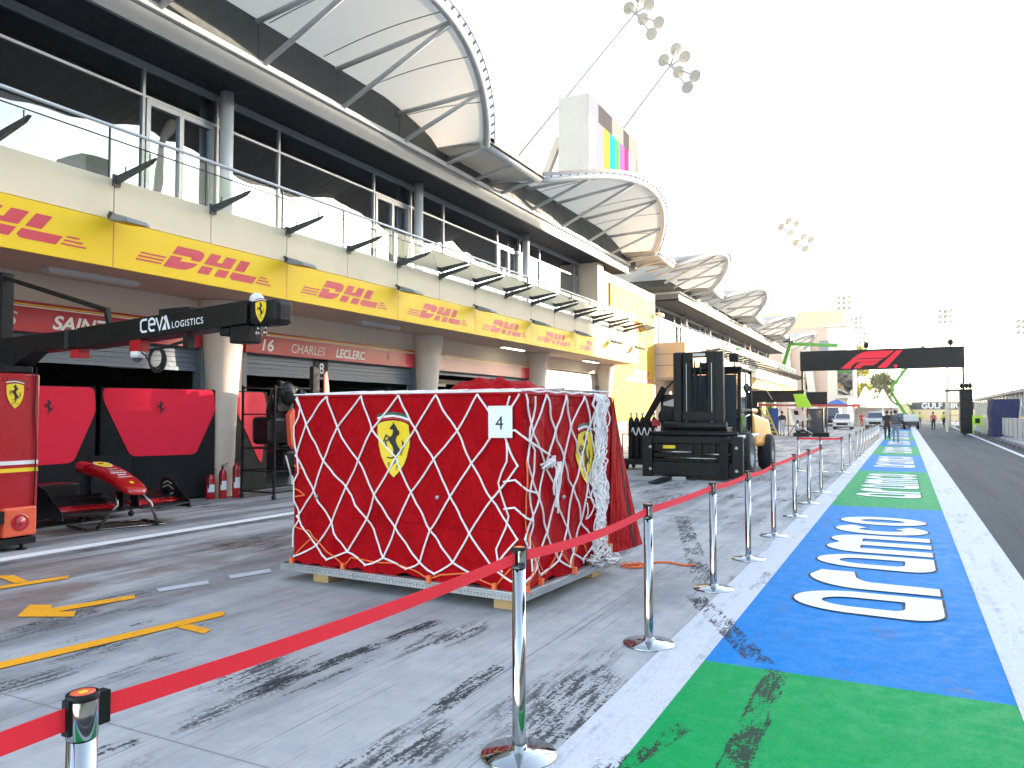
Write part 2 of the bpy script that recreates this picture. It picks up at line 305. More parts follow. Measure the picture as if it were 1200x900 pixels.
# ---------------------------------------------------------------- mesh helpers
V = Vector
class MB:
    def __init__(s): s.v = []; s.f = []; s.mi = []; s.sm = []; s.m = 0; s.smooth = False
    def add(s, vs, fs):
        n = len(s.v); s.v += [V(q) for q in vs]
        for f in fs: s.f.append([n+i for i in f]); s.mi.append(s.m); s.sm.append(s.smooth)
        return s
    def use(s, m=0, smooth=False): s.m = m; s.smooth = smooth; return s
    def box(s, x0, x1, y0, y1, z0, z1):
        vs = [(x, y, z) for z in (z0, z1) for y in (y0, y1) for x in (x0, x1)]
        return s.add(vs, [(0, 2, 3, 1), (4, 5, 7, 6), (0, 1, 5, 4), (2, 6, 7, 3), (0, 4, 6, 2), (1, 3, 7, 5)])
    def hexa(s, b, t):   # bottom 4, top 4 (ccw)
        return s.add(list(b)+list(t), [(3, 2, 1, 0), (4, 5, 6, 7), (0, 1, 5, 4), (1, 2, 6, 5), (2, 3, 7, 6), (3, 0, 4, 7)])
    def quad(s, a, b, c, d): return s.add([a, b, c, d], [(0, 1, 2, 3)])
    def beam(s, p0, p1, w, h, up=(0, 0, 1)):
        p0 = V(p0); p1 = V(p1); d = (p1-p0).normalized(); u = V(up)
        if abs(d.dot(u)) > .98: u = V((1, 0, 0))
        r = d.cross(u).normalized(); u = r.cross(d)
        q = lambda p: [p-r*w/2-u*h/2, p+r*w/2-u*h/2, p+r*w/2+u*h/2, p-r*w/2+u*h/2]
        return s.add(q(p0)+q(p1), [(0, 1, 2, 3), (7, 6, 5, 4), (0, 4, 5, 1), (1, 5, 6, 2), (2, 6, 7, 3), (3, 7, 4, 0)])
    def tube(s, pts, r, n=10, caps=True, closed=False):
        pts = [V(p) for p in pts]; N = len(pts); rs = r if isinstance(r, (list, tuple)) else [r]*N
        old = s.smooth; s.smooth = True; vs = []; nrm = None
        for i, p in enumerate(pts):
            if closed: d = pts[(i+1) % N]-pts[i-1]
            else: d = pts[min(i+1, N-1)]-pts[max(i-1, 0)]
            d.normalize()
            if nrm is None:
                a = V((0, 0, 1)) if abs(d.z) < .9 else V((1, 0, 0)); nrm = d.cross(a).normalized()
            nrm = (nrm-d*nrm.dot(d)).normalized(); b = d.cross(nrm)
            for k in range(n):
                a = 2*math.pi*k/n; vs.append(p+(nrm*math.cos(a)+b*math.sin(a))*rs[i])
        fs = []
        for i in range(N if closed else N-1):
            j = (i+1) % N
            for k in range(n): fs.append((i*n+k, i*n+(k+1) % n, j*n+(k+1) % n, j*n+k))
        s.add(vs, fs)
        if caps and not closed:
            s.smooth = False; s.add(vs[:n], [tuple(range(n))[::-1]]); s.add(vs[-n:], [tuple(range(n))])
        s.smooth = old; return s
    def lathe(s, prof, c=(0, 0, 0), n=24, axis='z'):
        old = s.smooth; s.smooth = True; vs = []
        for (r, h) in prof:
            for k in range(n):
                a = 2*math.pi*k/n; x, y = r*math.cos(a), r*math.sin(a)
                q = (x, y, h) if axis == 'z' else ((h, x, y) if axis == 'x' else (y, h, x)); vs.append(V(c)+V(q))
        fs = [(i*n+k, i*n+(k+1) % n, (i+1)*n+(k+1) % n, (i+1)*n+k) for i in range(len(prof)-1) for k in range(n)]
        s.add(vs, fs); s.smooth = old; return s
    def sphere(s, c, r, n=14, sc=(1, 1, 1)):
        old = s.smooth; s.smooth = True; vs = []; h = n//2
        for i in range(h+1):
            t = math.pi*i/h
            for k in range(n):
                a = 2*math.pi*k/n; vs.append(V(c)+V((r*math.sin(t)*math.cos(a)*sc[0], r*math.sin(t)*math.sin(a)*sc[1], r*math.cos(t)*sc[2])))
        s.add(vs, [(i*n+k, (i+1)*n+k, (i+1)*n+(k+1) % n, i*n+(k+1) % n) for i in range(h) for k in range(n)]); s.smooth = old; return s
    def prism(s, poly, fm, n0, n1):   # poly in 2D, fm maps (x,y,n)
        tri = tessellate_polygon([[V((x, y, 0)) for x, y in poly]]); N = len(poly)
        s.add([fm(x, y, n1) for x, y in poly], tri); s.add([fm(x, y, n0) for x, y in poly], [t[::-1] for t in tri])
        s.add([fm(x, y, n0) for x, y in poly]+[fm(x, y, n1) for x, y in poly], [(i, (i+1) % N, N+(i+1) % N, N+i) for i in range(N)]); return s
    def art(s, poly, fm, n):
        s.add([fm(x, y, n) for x, y in poly], tessellate_polygon([[V((x, y, 0)) for x, y in poly]])); return s
    def ribbon(s, pts, w, fm, n, closed=False):
        L, Rr = ribbon(pts, w, closed); N = len(pts)
        for i in range(N if closed else N-1):
            j = (i+1) % N; s.add([fm(*L[i], n), fm(*Rr[i], n), fm(*Rr[j], n), fm(*L[j], n)], [(0, 1, 2, 3)])
        return s
    def build(s, name, mats, parent=None, world=True, bevel=0, fixn=True):
        vs = s.v
        if parent is not None and world:
            mi = root_matrix(parent).inverted(); vs = [mi @ q for q in vs]
        me = bpy.data.meshes.new(name); me.from_pydata([tuple(q) for q in vs], [], s.f)
        for k in (mats if isinstance(mats, (list, tuple)) else [mats]): me.materials.append(M[k] if isinstance(k, str) else k)
        me.polygons.foreach_set('material_index', s.mi); me.polygons.foreach_set('use_smooth', s.sm)
        if fixn:
            b = bmesh.new(); b.from_mesh(me); bmesh.ops.remove_doubles(b, verts=b.verts, dist=1e-5); bmesh.ops.recalc_face_normals(b, faces=b.faces); b.to_mesh(me); b.free()
        o = bpy.data.objects.new(name, me); COL.objects.link(o)
        if parent is not None: o.parent = parent
        if bevel:
            bv = o.modifiers.new('bevel', 'BEVEL'); bv.width = bevel; bv.segments = 2; bv.limit_method = 'ANGLE'; bv.angle_limit = R(40)
        return o
def ribbon(pts, w, closed=False):
    N = len(pts); P2 = [V((x, y)) for x, y in pts]; L = []; Rr = []; ws = w if isinstance(w, (list, tuple)) else [w]*N
    for i in range(N):
        a = P2[i-1] if (i or closed) else P2[0]; c = P2[(i+1) % N] if (i < N-1 or closed) else P2[-1]
        d0 = (P2[i]-a); d1 = (c-P2[i])
        if d0.length < 1e-9: d0 = d1
        if d1.length < 1e-9: d1 = d0
        d0.normalize(); d1.normalize(); n0 = V((-d0.y, d0.x)); n1 = V((-d1.y, d1.x)); m = n0+n1
        m = n0 if m.length < .1 else m.normalized(); k = min(1/max(.35, m.dot(n0)), 2.2)
        L.append(tuple(P2[i]+m*k*ws[i]/2)); Rr.append(tuple(P2[i]-m*k*ws[i]/2))
    return L, Rr
def root_matrix(o):
    while o.parent is not None: o = o.parent
    return Matrix.Translation(o.location) @ o.rotation_euler.to_matrix().to_4x4()
def tag(o, label=None, cat=None, group=None, kind=None):
    if label: o['label'] = label
    if cat: o['category'] = cat
    if group: o['group'] = group
    if kind: o['kind'] = kind
    return o
def thing(name, label, cat, loc=(0, 0, 0), rz=0, group=None):
    o = bpy.data.objects.new(name, None); COL.objects.link(o); o.empty_display_size = .2
    o.location = loc; o.rotation_euler = (0, 0, rz); return tag(o, label, cat, group)
KIDS = {}
def kids(o): return [c for c in COL.objects if c.parent is o]
def copy_tree(o, parent=None):
    c = o.copy(); COL.objects.link(c); c.parent = parent
    for ch in kids(o): copy_tree(ch, c)
    return c
def face(o, r, u):
    o = V(o); r = V(r).normalized(); u = V(u).normalized(); n = r.cross(u)
    return lambda x, y, d=0.: o+r*x+u*y+n*d
def text(name, s, fm, size, mk_, parent, n=.004, depth=.002, shear=0, bold=0, xs=1., align='LEFT', space=1.):
    c = bpy.data.curves.new(name, 'FONT'); c.body = s; c.size = 1; c.extrude = depth/size; c.shear = shear; c.offset = bold; c.align_x = align; c.space_character = space
    o = bpy.data.objects.new(name+'_src', c); COL.objects.link(o)
    dg = bpy.context.evaluated_depsgraph_get(); me = bpy.data.meshes.new_from_object(o.evaluated_get(dg))
    bpy.data.objects.remove(o); me.name = name
    mi = root_matrix(parent).inverted() if parent else Matrix()
    for v in me.vertices: v.co = mi @ fm(v.co.x*size*xs, v.co.y*size, n+v.co.z*size)
    me.materials.clear(); me.materials.append(M[mk_])
    q = bpy.data.objects.new(name, me); COL.objects.link(q); q.parent = parent
    return q

# ---------------------------------------------------------------- emblems and logos (2D art)
HORSE = [(350,180),(372,198),(392,236),(402,288),(380,318),(370,350),(385,385),(408,420),(428,450),(415,492),(388,512),(381,542),(375,575),(348,600),(334,607),(329,596),(350,572),(363,545),(348,520),(343,490),(345,450),(330,412),(304,382),(284,356),(274,330),(300,318),(325,300),(338,268),(338,242),(318,244),(299,234),(324,206)]
SHIELD = [(155,190),(200,170),(270,156),(350,150),(430,156),(500,174),(546,195),(550,300),(545,400),(518,510),(480,590),(430,660),(360,728),(290,665),(240,590),(195,510),(165,400),(156,300)]
def shield(parent, fm, h, name='emblem', plate=True, horse_only=False):
    """pictured emblem, height h, centred at the face origin"""
    k = h/600.; f = lambda x, y, d=0.: fm((x-352)*k, (430-y)*k, d)
    mb = MB()
    if not horse_only:
        mb.use(1).art([(352+(x-352)*1.03, 430+(y-430)*1.025) for x, y in SHIELD], f, .002)
        mb.use(0).art(SHIELD, f, .004)
        mb.use(3).ribbon([(150,108),(250,88),(350,80),(450,94),(556,122)], 24, f, .004)
        mb.use(2).ribbon([(150,130),(250,110),(350,102),(450,116),(556,146)], 20, f, .0045)
        mb.use(4).ribbon([(152,150),(250,130),(350,122),(450,136),(554,168)], 14, f, .004)
    mb.use(1).art(HORSE, f, .006)
    for pts, w in (([(292,325),(258,302),(238,338),(228,372)], 15), ([(296,348),(252,356),(250,380),(264,424)], 15), ([(362,515),(330,534),(272,526)], [22, 14, 12]),
                   ([(415,474),(445,458),(468,425),(470,380),(456,350)], [14, 18, 22, 20, 8]), ([(425,468),(440,480),(438,505)], 12), ([(400,250),(412,275),(402,300)], 14), ([(348,186),(356,168)], 10)):
        mb.use(1).ribbon(pts, w, f, .0065)
    if not horse_only:
        mb.use(1).ribbon([(312,585),(292,582),(286,598),(305,612),(308,632),(285,638)], 8, f, .006).ribbon([(432,590),(405,596),(392,640),(378,650)], 8, f, .006).ribbon([(390,618),(415,614)], 7, f, .006)
    return mb.build(name, ['yellow_ink', 'black_ink', 'white_ink', 'green_ink', 'dhl_red'], parent, fixn=False)
def shear(poly, k=.42): return [(x+k*y, y) for x, y in poly]
DHL = [shear(q) for q in (
    [(.0,.62),(.0,1.),(.62,1.),(.78,.96),(.88,.84),(.90,.64),(.86,.50),(.60,.50),(.58,.62)],          # D upper
    [(.0,0),(.0,.53),(.34,.53),(.34,.36),(.86,.40),(.80,.18),(.66,.04),(.50,.0)],                       # D lower
    [(1.02,.46),(1.02,1.),(1.36,1.),(1.36,.64),(1.52,.64),(1.52,1.),(1.88,1.),(1.88,.46)],              # H upper
    [(1.00,0),(1.00,.36),(1.36,.36),(1.36,0)], [(1.54,0),(1.54,.36),(1.90,.36),(1.90,0)],               # H feet
    [(2.02,.46),(2.02,1.),(2.36,1.),(2.36,.46)], [(2.00,.36),(2.00,.12),(2.12,.0),(2.86,0),(2.86,.36)], # L
    )]
def dhl_logo(parent, fm, h, name='logo'):
    f = lambda x, y, d=0.: fm(x*h*1.75, y*h, d)
    mb = MB()
    for q in DHL: mb.art(q, f, .003)
    for i in range(3):
        y = .05+.15*i
        mb.art(shear([(-.78-.0*i, y), (-.78, y+.07), (-.08, y+.07), (-.08, y)]), f, .003)
        mb.art(shear([(2.94, y), (2.94, y+.07), (3.40-.14*i+.1, y+.07), (3.40-.14*i+.1, y)]), f, .003)
    return mb.build(name, 'dhl_red', parent, fixn=False)
FX = ((0, 1, 0), (0, 0, 1))      # a face that looks toward +X: right=+Y, up=+Z
FY = ((1, 0, 0), (0, 0, 1))      # a face that looks toward -Y: right=+X, up=+Z

# ---------------------------------------------------------------- setting: ground, lane, markings
def sheet(name, mk_, x0, x1, y0, y1, z, nx=1):
    o = MB().quad((x0, y0, z), (x1, y0, z), (x1, y1, z), (x0, y1, z)).build(name, mk_); o['kind'] = 'structure'; return o
sheet('ground', 'far_ground', -2500, 2500, -800, 4500, -.05)
sheet('pit_apron', 'apron', -21, -1.30, -20, 100, 0)
sheet('pit_lane', 'asphalt', -1.30, 24, -20, 175, 0)
lx = lambda y: 3.33+.0166*y
mb = MB()
mb.quad((-1.47, -20, .006), (-1.16, -20, .006), (-1.16, 100, .006), (-1.47, 100, .006))
mb.quad((.50, -20, .009), (.93, -20, .009), (1.10, 100, .009), (.56, 100, .009))
mb.quad((lx(-10)-.09, -10, .006), (lx(-10)+.09, -10, .006), (lx(170)+.09, 170, .006), (lx(170)-.09, 170, .006))

mb.quad((-6.00, 4.74, .006), (-5.87, 4.67, .006), (-5.73, 5.09, .006), (-5.86, 5.19, .006))
mb.quad((-5.86, 5.44, .006), (-5.73, 5.34, .006), (-5.61, 5.75, .006), (-5.75, 5.87, .006))
tag(mb.build('lane_lines', 'p_white', fixn=False), kind='structure')
ys = [-13.6, -4.4, 4.96, 14.3, 23.4, 32.6, 41.8, 51., 60.2, 69.4, 78.6, 87.8]
gb, bb = MB(), MB()
for i in range(len(ys)-1):
    (gb if i % 2 == 1 else bb).quad((-1.16, ys[i], .005), (.60, ys[i], .005), (.60, ys[i+1], .005), (-1.16, ys[i+1], .005))
tag(gb.build('strip_green', 'p_green', fixn=False), kind='structure'); tag(bb.build('strip_blue', 'p_blue', fixn=False), kind='structure')
# lettering on the strip: u runs up the lane, v across it (0 = base line by the lane, 1 = tops)
def arc(cx, cy, rx, ry, a0, a1, n=14): return [(cx+rx*math.cos(R(a0+(a1-a0)*i/n)), cy+ry*math.sin(R(a0+(a1-a0)*i/n))) for i in range(n+1)]
def word_shapes():
    """closed outlines (outer, hole) of the word painted on the strip; units: u 0..6.3, v 0..1.12"""
    out = []
    def a_(u):
        o = [(u+.86, 0)]+[(u+.86, .60)]+arc(u+.46, .62, .40, .50, 0, 180, 18)+[(u+.04, .30)]+arc(u+.30, .24, .26, .24, 180, 270, 8)
        h = [(u+.63, .27)]+[(u+.63, .62)]+arc(u+.455, .64, .175, .26, 0, 180, 12)+[(u+.28, .40)]+arc(u+.40, .37, .12, .10, 180, 270, 5)
        out.append((o, h))
    a_(0)
    u = 1.0   # r
    out.append(([(u, 0), (u, .58)]+arc(u+.56, .60, .56, .50, 180, 96, 12)+[(u+.78, 1.02), (u+.78, .72)]+arc(u+.62, .50, .30, .20, 90, 165, 6)+[(u+.30, .0)], None))
    a_(1.98)
    u = 3.0   # m
    out.append(([(u, 0), (u, .66)]+arc(u+.36, .70, .36, .40, 180, 60, 10)+[(u+.70, .98)]+arc(u+1.00, .70, .36, .40, 120, 0, 10)+[(u+1.36, 0), (u+1.06, 0), (u+1.06, .74), (u+.82, .74), (u+.82, 0), (u+.54, 0), (u+.54, .74), (u+.30, .74), (u+.30, 0)], None))
    u = 4.50  # c
    out.append((arc(u+.46, .56, .46, .56, 40, 320, 26)+arc(u+.46, .56, .16, .27, 320, 40, 18), None))
    u = 5.44  # o
    out.append((arc(u+.45, .56, .45, .56, 0, 350, 30), arc(u+.45, .56, .17, .29, 0, 350, 22)))
    return out
def grow(poly, d):
    area = sum(poly[i-1][0]*poly[i][1]-poly[i][0]*poly[i-1][1] for i in range(len(poly)))
    L, Rr = ribbon(poly, abs(d)*2, True); return (Rr if area > 0 else L) if d > 0 else (L if area > 0 else Rr)
WS = word_shapes(); wm, em = MB(), MB()
for i in range(2, 10):
    u0 = ys[i]+1.6+(.1 if i > 2 else 0); f = lambda u, v, d=0.: V((.25-v*1.12/1.12, u0+u, d))
    for o, h in WS:
        if h is None:
            wm.art(o, f, .013); em.art(grow(o, .022), f, .009)
        else:
            def ringed(mb, o, h, z):
                tri = tessellate_polygon([[V((x, y, 0)) for x, y in o], [V((x, y, 0)) for x, y in h]]); mb.add([f(x, y, z) for x, y in o+h], tri)
            ringed(wm, o, h, .013); ringed(em, grow(o, .022), grow(h, -.02), .009)
tag(em.build('strip_lettering_edge', 'p_edge', fixn=False), kind='structure'); tag(wm.build('strip_lettering', 'p_letter', fixn=False), kind='structure')
o_ = MB().quad((-8.86, -5, .006), (-8.64, -5, .006), (-8.36, 30, .006), (-8.58, 30, .006)).build('garage_line', 'p_letter', fixn=False); o_['kind'] = 'structure'
# orange pit-box marks
mb = MB(); z = .007
def flat(*ps): mb.add([(x, y, z) for x, y in ps], tessellate_polygon([[V((x, y, 0)) for x, y in ps]]))
flat((-5.25, 2.0), (-5.11, 2.0), (-4.73, 4.34), (-4.81, 4.44), (-4.86, 4.42)); flat((-4.81, 3.96), (-4.76, 4.06), (-4.51, 4.03), (-4.47, 3.93))
flat((-6.13, 3.60), (-6.42, 3.87), (-6.25, 3.95), (-6.15, 3.88), (-5.96, 4.49), (-5.84, 4.41), (-6.0, 3.84), (-5.88, 3.91), (-5.74, 3.80))
flat((-7.55, 3.3), (-7.41, 3.3), (-7.11, 4.65), (-7.24, 4.74)); flat((-7.85, 4.40), (-7.72, 4.50), (-7.33, 4.40), (-7.30, 4.28))
tag(mb.build('pit_box_marks', 'p_orange', fixn=False), kind='structure')
# right-hand kerb and walkway
mb = MB()
y0, y1 = 8., 150.
mb.hexa([(lx(y0)+.45, y0, -.02), (lx(y0)+30, y0, -.02), (lx(y1)+30, y1, -.02), (lx(y1)+.45, y1, -.02)], [(lx(y0)+.75, y0, .14), (lx(y0)+30, y0, .14), (lx(y1)+30, y1, .14), (lx(y1)+.75, y1, .14)])
tag(mb.build('walkway', 'concrete'), kind='structure')
mb = MB(); y = 10.
while y < 110:
    mb.hexa([(lx(y)+.40, y, 0), (lx(y)+.74, y, 0), (lx(y)+.76, y+1.2, 0), (lx(y)+.42, y+1.2, 0)], [(lx(y)+.42, y, .16), (lx(y)+.74, y, .17), (lx(y)+.76, y+1.2, .17), (lx(y)+.44, y+1.2, .16)]); y += 2.0
tag(mb.build('kerb', 'kerb_dark'), kind='structure')
# ---------------------------------------------------------------- pit building, near block
XW, XF, XN, XB = -11.9, -10.36, -12.8, -11.6     # garage wall, fascia, upper windows, roof beam
COLY = [-3.4, 3.72, 10.85, 18.0, 25.1, 32.15]
ZS, ZF = 3.73, 5.05                              # soffit, first floor
pb = thing('pit_building', 'long beige pit building with open garages below and dark mirrored windows above', 'building', (-14, 12, 0))
mb = MB()
for a, b in zip(COLY[:-1], COLY[1:]):
    mb.box(-12.2, XW, a-.48, a+.48, 0, 3.29); mb.box(-12.2, XW, a-.48, b-.48, 3.294, ZS)
mb.box(-12.2, XW, 31.68, 32.3, 0, ZS)
mb.box(-13.0, XN+.9, 31.6, 32.3, ZF, 8.25)
mb.build('ground_floor_wall', 'render_wall', pb)
MB().box(-20.5, XF-.02, -6, 32.3, ZS, ZF-.35).build('floor_slab', 'soffit', pb)
mb = MB().box(XF-.02, XF-.004, -6, 32.3, ZS+.72, ZF).build('facade_backing', 'seam', pb)
mb = MB(); y = .20-1.78*3
while y < 32.2:
    mb.box(XF-.003, XF+.03, y+.008, min(y+1.772, 32.3), 4.432, 5.04); y += 1.78
mb.build('facade_panels', 'beige', pb, bevel=.004)
MB().box(-13.2, XF-.03, -6, 32.3, ZF-.345, ZF).build('terrace_floor', 'concrete', pb)
for y in COLY[1:]:
    mb = MB(); mb.smooth = True; n = 24; vs = []
    prof = [(0, .25, .24), (1.2, .27, .26), (2.2, .32, .30), (3.0, .40, .36), (3.72, .50, .46)]
    for (z, ry, rx) in prof:
        for k in range(n):
            a = 2*math.pi*k/n; vs.append((-11.76+rx*math.cos(a), y-.17+ry*math.sin(a), z))
    mb.add(vs, [(i*n+k, i*n+(k+1) % n, (i+1)*n+(k+1) % n, (i+1)*n+k) for i in range(4) for k in range(n)])
    mb.build('column', 'render_wall', pb)
# garages: one interior per bay, with shutter, frame and ceiling light strips
for i, (a, b) in enumerate(zip(COLY[:-1], COLY[1:])):
    a += .48; b -= .48
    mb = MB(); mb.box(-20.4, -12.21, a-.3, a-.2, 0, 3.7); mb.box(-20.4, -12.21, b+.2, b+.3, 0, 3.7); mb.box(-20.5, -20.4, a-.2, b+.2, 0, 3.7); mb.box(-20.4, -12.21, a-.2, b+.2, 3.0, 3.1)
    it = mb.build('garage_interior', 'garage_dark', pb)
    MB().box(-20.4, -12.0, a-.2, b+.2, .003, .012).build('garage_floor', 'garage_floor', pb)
    MB().box(-12.1, XW+.02, a, a+.09, 0, 2.80).build('door_jamb', 'shutter', pb); MB().box(-12.1, XW+.02, b-.09, b, 0, 2.80).build('door_jamb', 'shutter', pb)
    zb = {1: 2.45, 2: 2.44, 3: 2.78, 4: 2.62}.get(i, 2.45)
    sh = MB()
    for k in range(int((3.28-zb)/.09)+1):
        z0 = zb+.09*k
        if z0 < 3.24: sh.box(-12.06, -12.02, a+.10, b-.10, z0, min(z0+.082, 3.27))
    sh.box(-12.08, -12.0, a+.10, b-.10, zb-.07, zb-.005)
    if i == 4:   # closed white shutter with glazed lower leaf
        gl = MB().box(-12.05, -12.03, a+.2, b-.12, .1, zb-.1).build('glazed_door', 'cab_glass', pb)
        g2 = MB()
        for yy in (a+.15, a+2.2, a+4.2, b-.16): g2.box(-12.07, -12.01, yy-.04, yy+.04, 0, zb-.08)
        g2.build('door_bars', 'frame_dark', gl)
    sh.build('roller_shutter', 'shutter_white' if i == 4 else 'shutter', pb)
    for yy in (a+1.2, b-1.6): MB().box(-16, -12.9, yy, yy+.1, 2.92, 2.96).build('ceiling_light_rail', 'frame_alu', pb)
# strip lamps under the soffit
for y in (7.6, 14.9, 22.0, 28.9):
    l = MB().box(-11.28, -11.10, y-.75, y+.75, ZS-.07, ZS-.002).build('soffit_lamp', 'pale_steel' if y < 20 else 'lamp_pale', pb)
    MB().box(-11.26, -11.12, y-.72, y+.72, ZS-.085, ZS-.072).build('diffuser', 'lamp_pale' if y < 20 else 'tube_lamp', l)
# upper storey glazing
def glazing(root, y0, y1, bays, zt=7.62, z1=8.28, xw=XN, door=True, zf=ZF):
    fr = MB(); fr.box(xw-.04, xw+.06, y0, y1, z1-.14, z1-.01); fr.box(xw-.03, xw+.04, y0, y1, zt-.025, zt+.025); fr.box(xw-.04, xw+.06, y0, y1, zf+.003, zf+.08)
    fr.build('glazing_rail', 'frame_alu', root)
    for k, yb in enumerate(bays):
        cuts = [yb, yb+1.79, yb+5.36, yb+7.12]
        for j in range(3):
            a, b = max(cuts[j], y0), min(cuts[j+1], y1)
            if b-a < .2: continue
            ti = lambda z: xw
            for za, zc in ((zf+.08, zt-.03), (zt+.03, z1-.14)): w = MB().hexa([(ti(za)-.02, a+.035, za), (ti(za), a+.035, za), (ti(za), b-.035, za), (ti(za)-.02, b-.035, za)], [(ti(zc)-.02, a+.035, zc), (ti(zc), a+.035, zc), (ti(zc), b-.035, zc), (ti(zc)-.02, b-.035, zc)]).build('window', 'window_glass', root)
            f = MB(); f.box(xw-.03, xw+.045, a-.028, a+.028, zf+.08, z1-.14)
            if j == 2 and door:
                f.box(xw-.01, xw+.06, a+.05, a+.14, zf+.08, zt-.04); f.box(xw-.01, xw+.06, b-.20, b-.11, zf+.08, zt-.04); f.box(xw-.01, xw+.06, (a+b)/2-.08, (a+b)/2+.02, zf+.08, zt-.04); f.box(xw-.01, xw+.055, a+.14, b-.2, zt-.14, zt-.04)
            f.build('window_frame', 'frame_alu', w)
        if y0 < yb < y1:
            MB().tube([(xw+.30, yb, zf), (xw+.30, yb, z1)], .135, 16).build('round_column', 'pale_steel', root)
glazing(pb, -6, 31.6, [-9.98, -2.86, 4.26, 11.38, 18.5, 25.62])
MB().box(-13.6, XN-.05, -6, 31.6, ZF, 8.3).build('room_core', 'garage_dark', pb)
MB().box(XN-.6, XB-.02, -6, 34.8, 8.285, 8.40).build('dark_soffit', 'ceiling_black', pb)
mb = MB(); mb.box(XB-.03, XB, -6, 34.9, 8.25, 8.62); mb.box(XB-.03, XB+.05, -6, 34.9, 8.225, 8.25); mb.box(-13.4, XB-.03, 34.82, 34.9, 8.25, 8.62); mb.build('roof_beam', 'grey_steel', pb)
MB().box(XB-.14, XB+.09, -6, 34.95, 8.623, 8.74).build('roof_ledge', 'white_paint', pb)
mb = MB(); y = -6
while y < 36: mb.box(-11.85, -11.76, y+.01, min(y+2.49, 36.5), 8.745, 9.72); y += 2.5
mb.build('parapet', 'parapet', pb); MB().box(-20.5, -11.86, -6, 37, 8.745, 9.1).build('roof_deck', 'concrete', pb)
# end wall with the big yellow panel
mb = MB(); mb.box(-13.0, XW-.02, 32.303, 40.35, 0, 8.0); mb.build('end_wall', 'tan', pb)
mb = MB()
for zz in (1.6, 3.2, 4.8, 6.4): mb.box(XW-.021, XW-.016, 32.31, 40.34, zz-.01, zz+.01)
for yy in (33.0,): mb.box(XW-.021, XW-.012, yy-.10, yy+.06, 1.2, 7.62)
mb.build('end_wall_joints', 'seam', pb)

# glass walkway canopy and balustrade on the fascia
gc = thing('glass_canopy', 'green tinted glass canopy on grey arms along the beige facade of the near block', 'canopy', (XF, 12, 5.05))
y = .20-1.78*2
while y < 32:
    mb = MB(); a, b = V((XF+.03, y+.02, 5.02)), V((-9.45, y+.02, 5.20))
    mb.hexa([a+V((0, -.025, -.07)), b+V((-.10, -.025, -.05)), b+V((-.10, .025, -.05)), a+V((0, .025, -.07))], [a+V((0, -.025, .05)), b+V((0, -.025, .02)), b+V((0, .025, .02)), a+V((0, .025, .05))])
    mb.box(XF+.031, XF+.07, y-.04, y+.08, 4.93, 5.10)
    for k in (.25, .85): p = a.lerp(b, k); mb.tube([p, p+V((0, 0, .13))], .012, 6)
    mb.build('bracket', 'bracket_grey', gc)
    p = MB().quad((XF+.10, y+.05, 5.105), (-9.40, y+.05, 5.26), (-9.40, y+1.75, 5.26), (XF+.10, y+1.75, 5.105))
    p.build('glass_panel', 'green_glass', gc); y += 1.78
MB().tube([(-9.40, -3.3, 5.255), (-9.40, 32.2, 5.255)], .010, 6).build('edge_cable', 'frame_dark', gc)
gb_ = thing('balustrade', 'clear glass balustrade with slim steel handrail along the near terrace', 'railing', (XF, 12, 5.05))
y = .20-1.78*2
while y < 32:
    MB().quad((XF-.095, y+.02, 5.07), (XF-.095, y+1.76, 5.07), (XF-.095, y+1.76, 5.80), (XF-.095, y+.02, 5.80)).build('glass_panel', 'clear_glass', gb_)
    MB().box(XF-.11, XF-.078, y-.012, y+.012, 5.0515, 5.84).build('post', 'frame_dark', gb_); y += 1.78
MB().tube([(XF-.09, -3.3, 5.86), (XF-.09, 32.3, 5.86)], .028, 10).build('handrail', 'pale_steel', gb_)

# yellow banner and logos
def banner(root_label, xf, y0, y1, z0, z1, logos, fade=False):
    t = thing('fascia_banner', root_label, 'banner', (xf, (y0+y1)/2, z0))
    MB().box(xf-.001, xf+.06, y0, y1, z0-.01, z1).build('board', 'yellow', t)
    for yc in logos:
        h = (z1-z0)*.54; dhl_logo(t, face((xf+.061, yc-h*2.86, z0+(z1-z0)*.225), *FX), h)
    mb = MB()
    for k in range(-3, 12):
        yy = .18+3.56*k+7.12
        if y0+.3 < yy < y1-.3: mb.box(xf+.0605, xf+.0615, yy-.006, yy+.006, z0, z1)
    mb.build('joint', 'dhl_red', t); return t
banner('long yellow banner with red lettering along the fascia of the near block', XF, -6, 32.3, ZS, 4.415, [9.21+3.56*k for k in range(-3, 7)])

# floodlights over the banner
def floodlight(x, y, z, label, grp):
    t = thing('floodlight', label, 'floodlight', (x, y, z), 0, grp)
    mb = MB(); mb.hexa([(x+.16, y-.17, z-.07), (x+.62, y-.19, z-.15), (x+.62, y+.19, z-.15), (x+.16, y+.17, z-.07)], [(x+.18, y-.12, z+.05), (x+.56, y-.17, z-.085), (x+.56, y+.17, z-.085), (x+.18, y+.12, z+.05)])
    mb.build('housing', 'grey_steel', t, bevel=.012)
    MB().quad((x+.18, y-.16, z-.078), (x+.60, y-.18, z-.151), (x+.60, y+.18, z-.151), (x+.18, y+.16, z-.078)).build('lens', 'yellow_plate', t, fixn=False)
    mb = MB(); mb.box(x-.30, x-.02, y-.03, y+.03, z+.09, z+.12); mb.beam((x-.04, y, z+.10), (x+.20, y, z), .05, .04); mb.tube([(x+.14, y-.14, z+.0), (x+.14, y+.14, z+.0)], .05, 12); mb.build('arm', 'dark_steel', t)
    return t
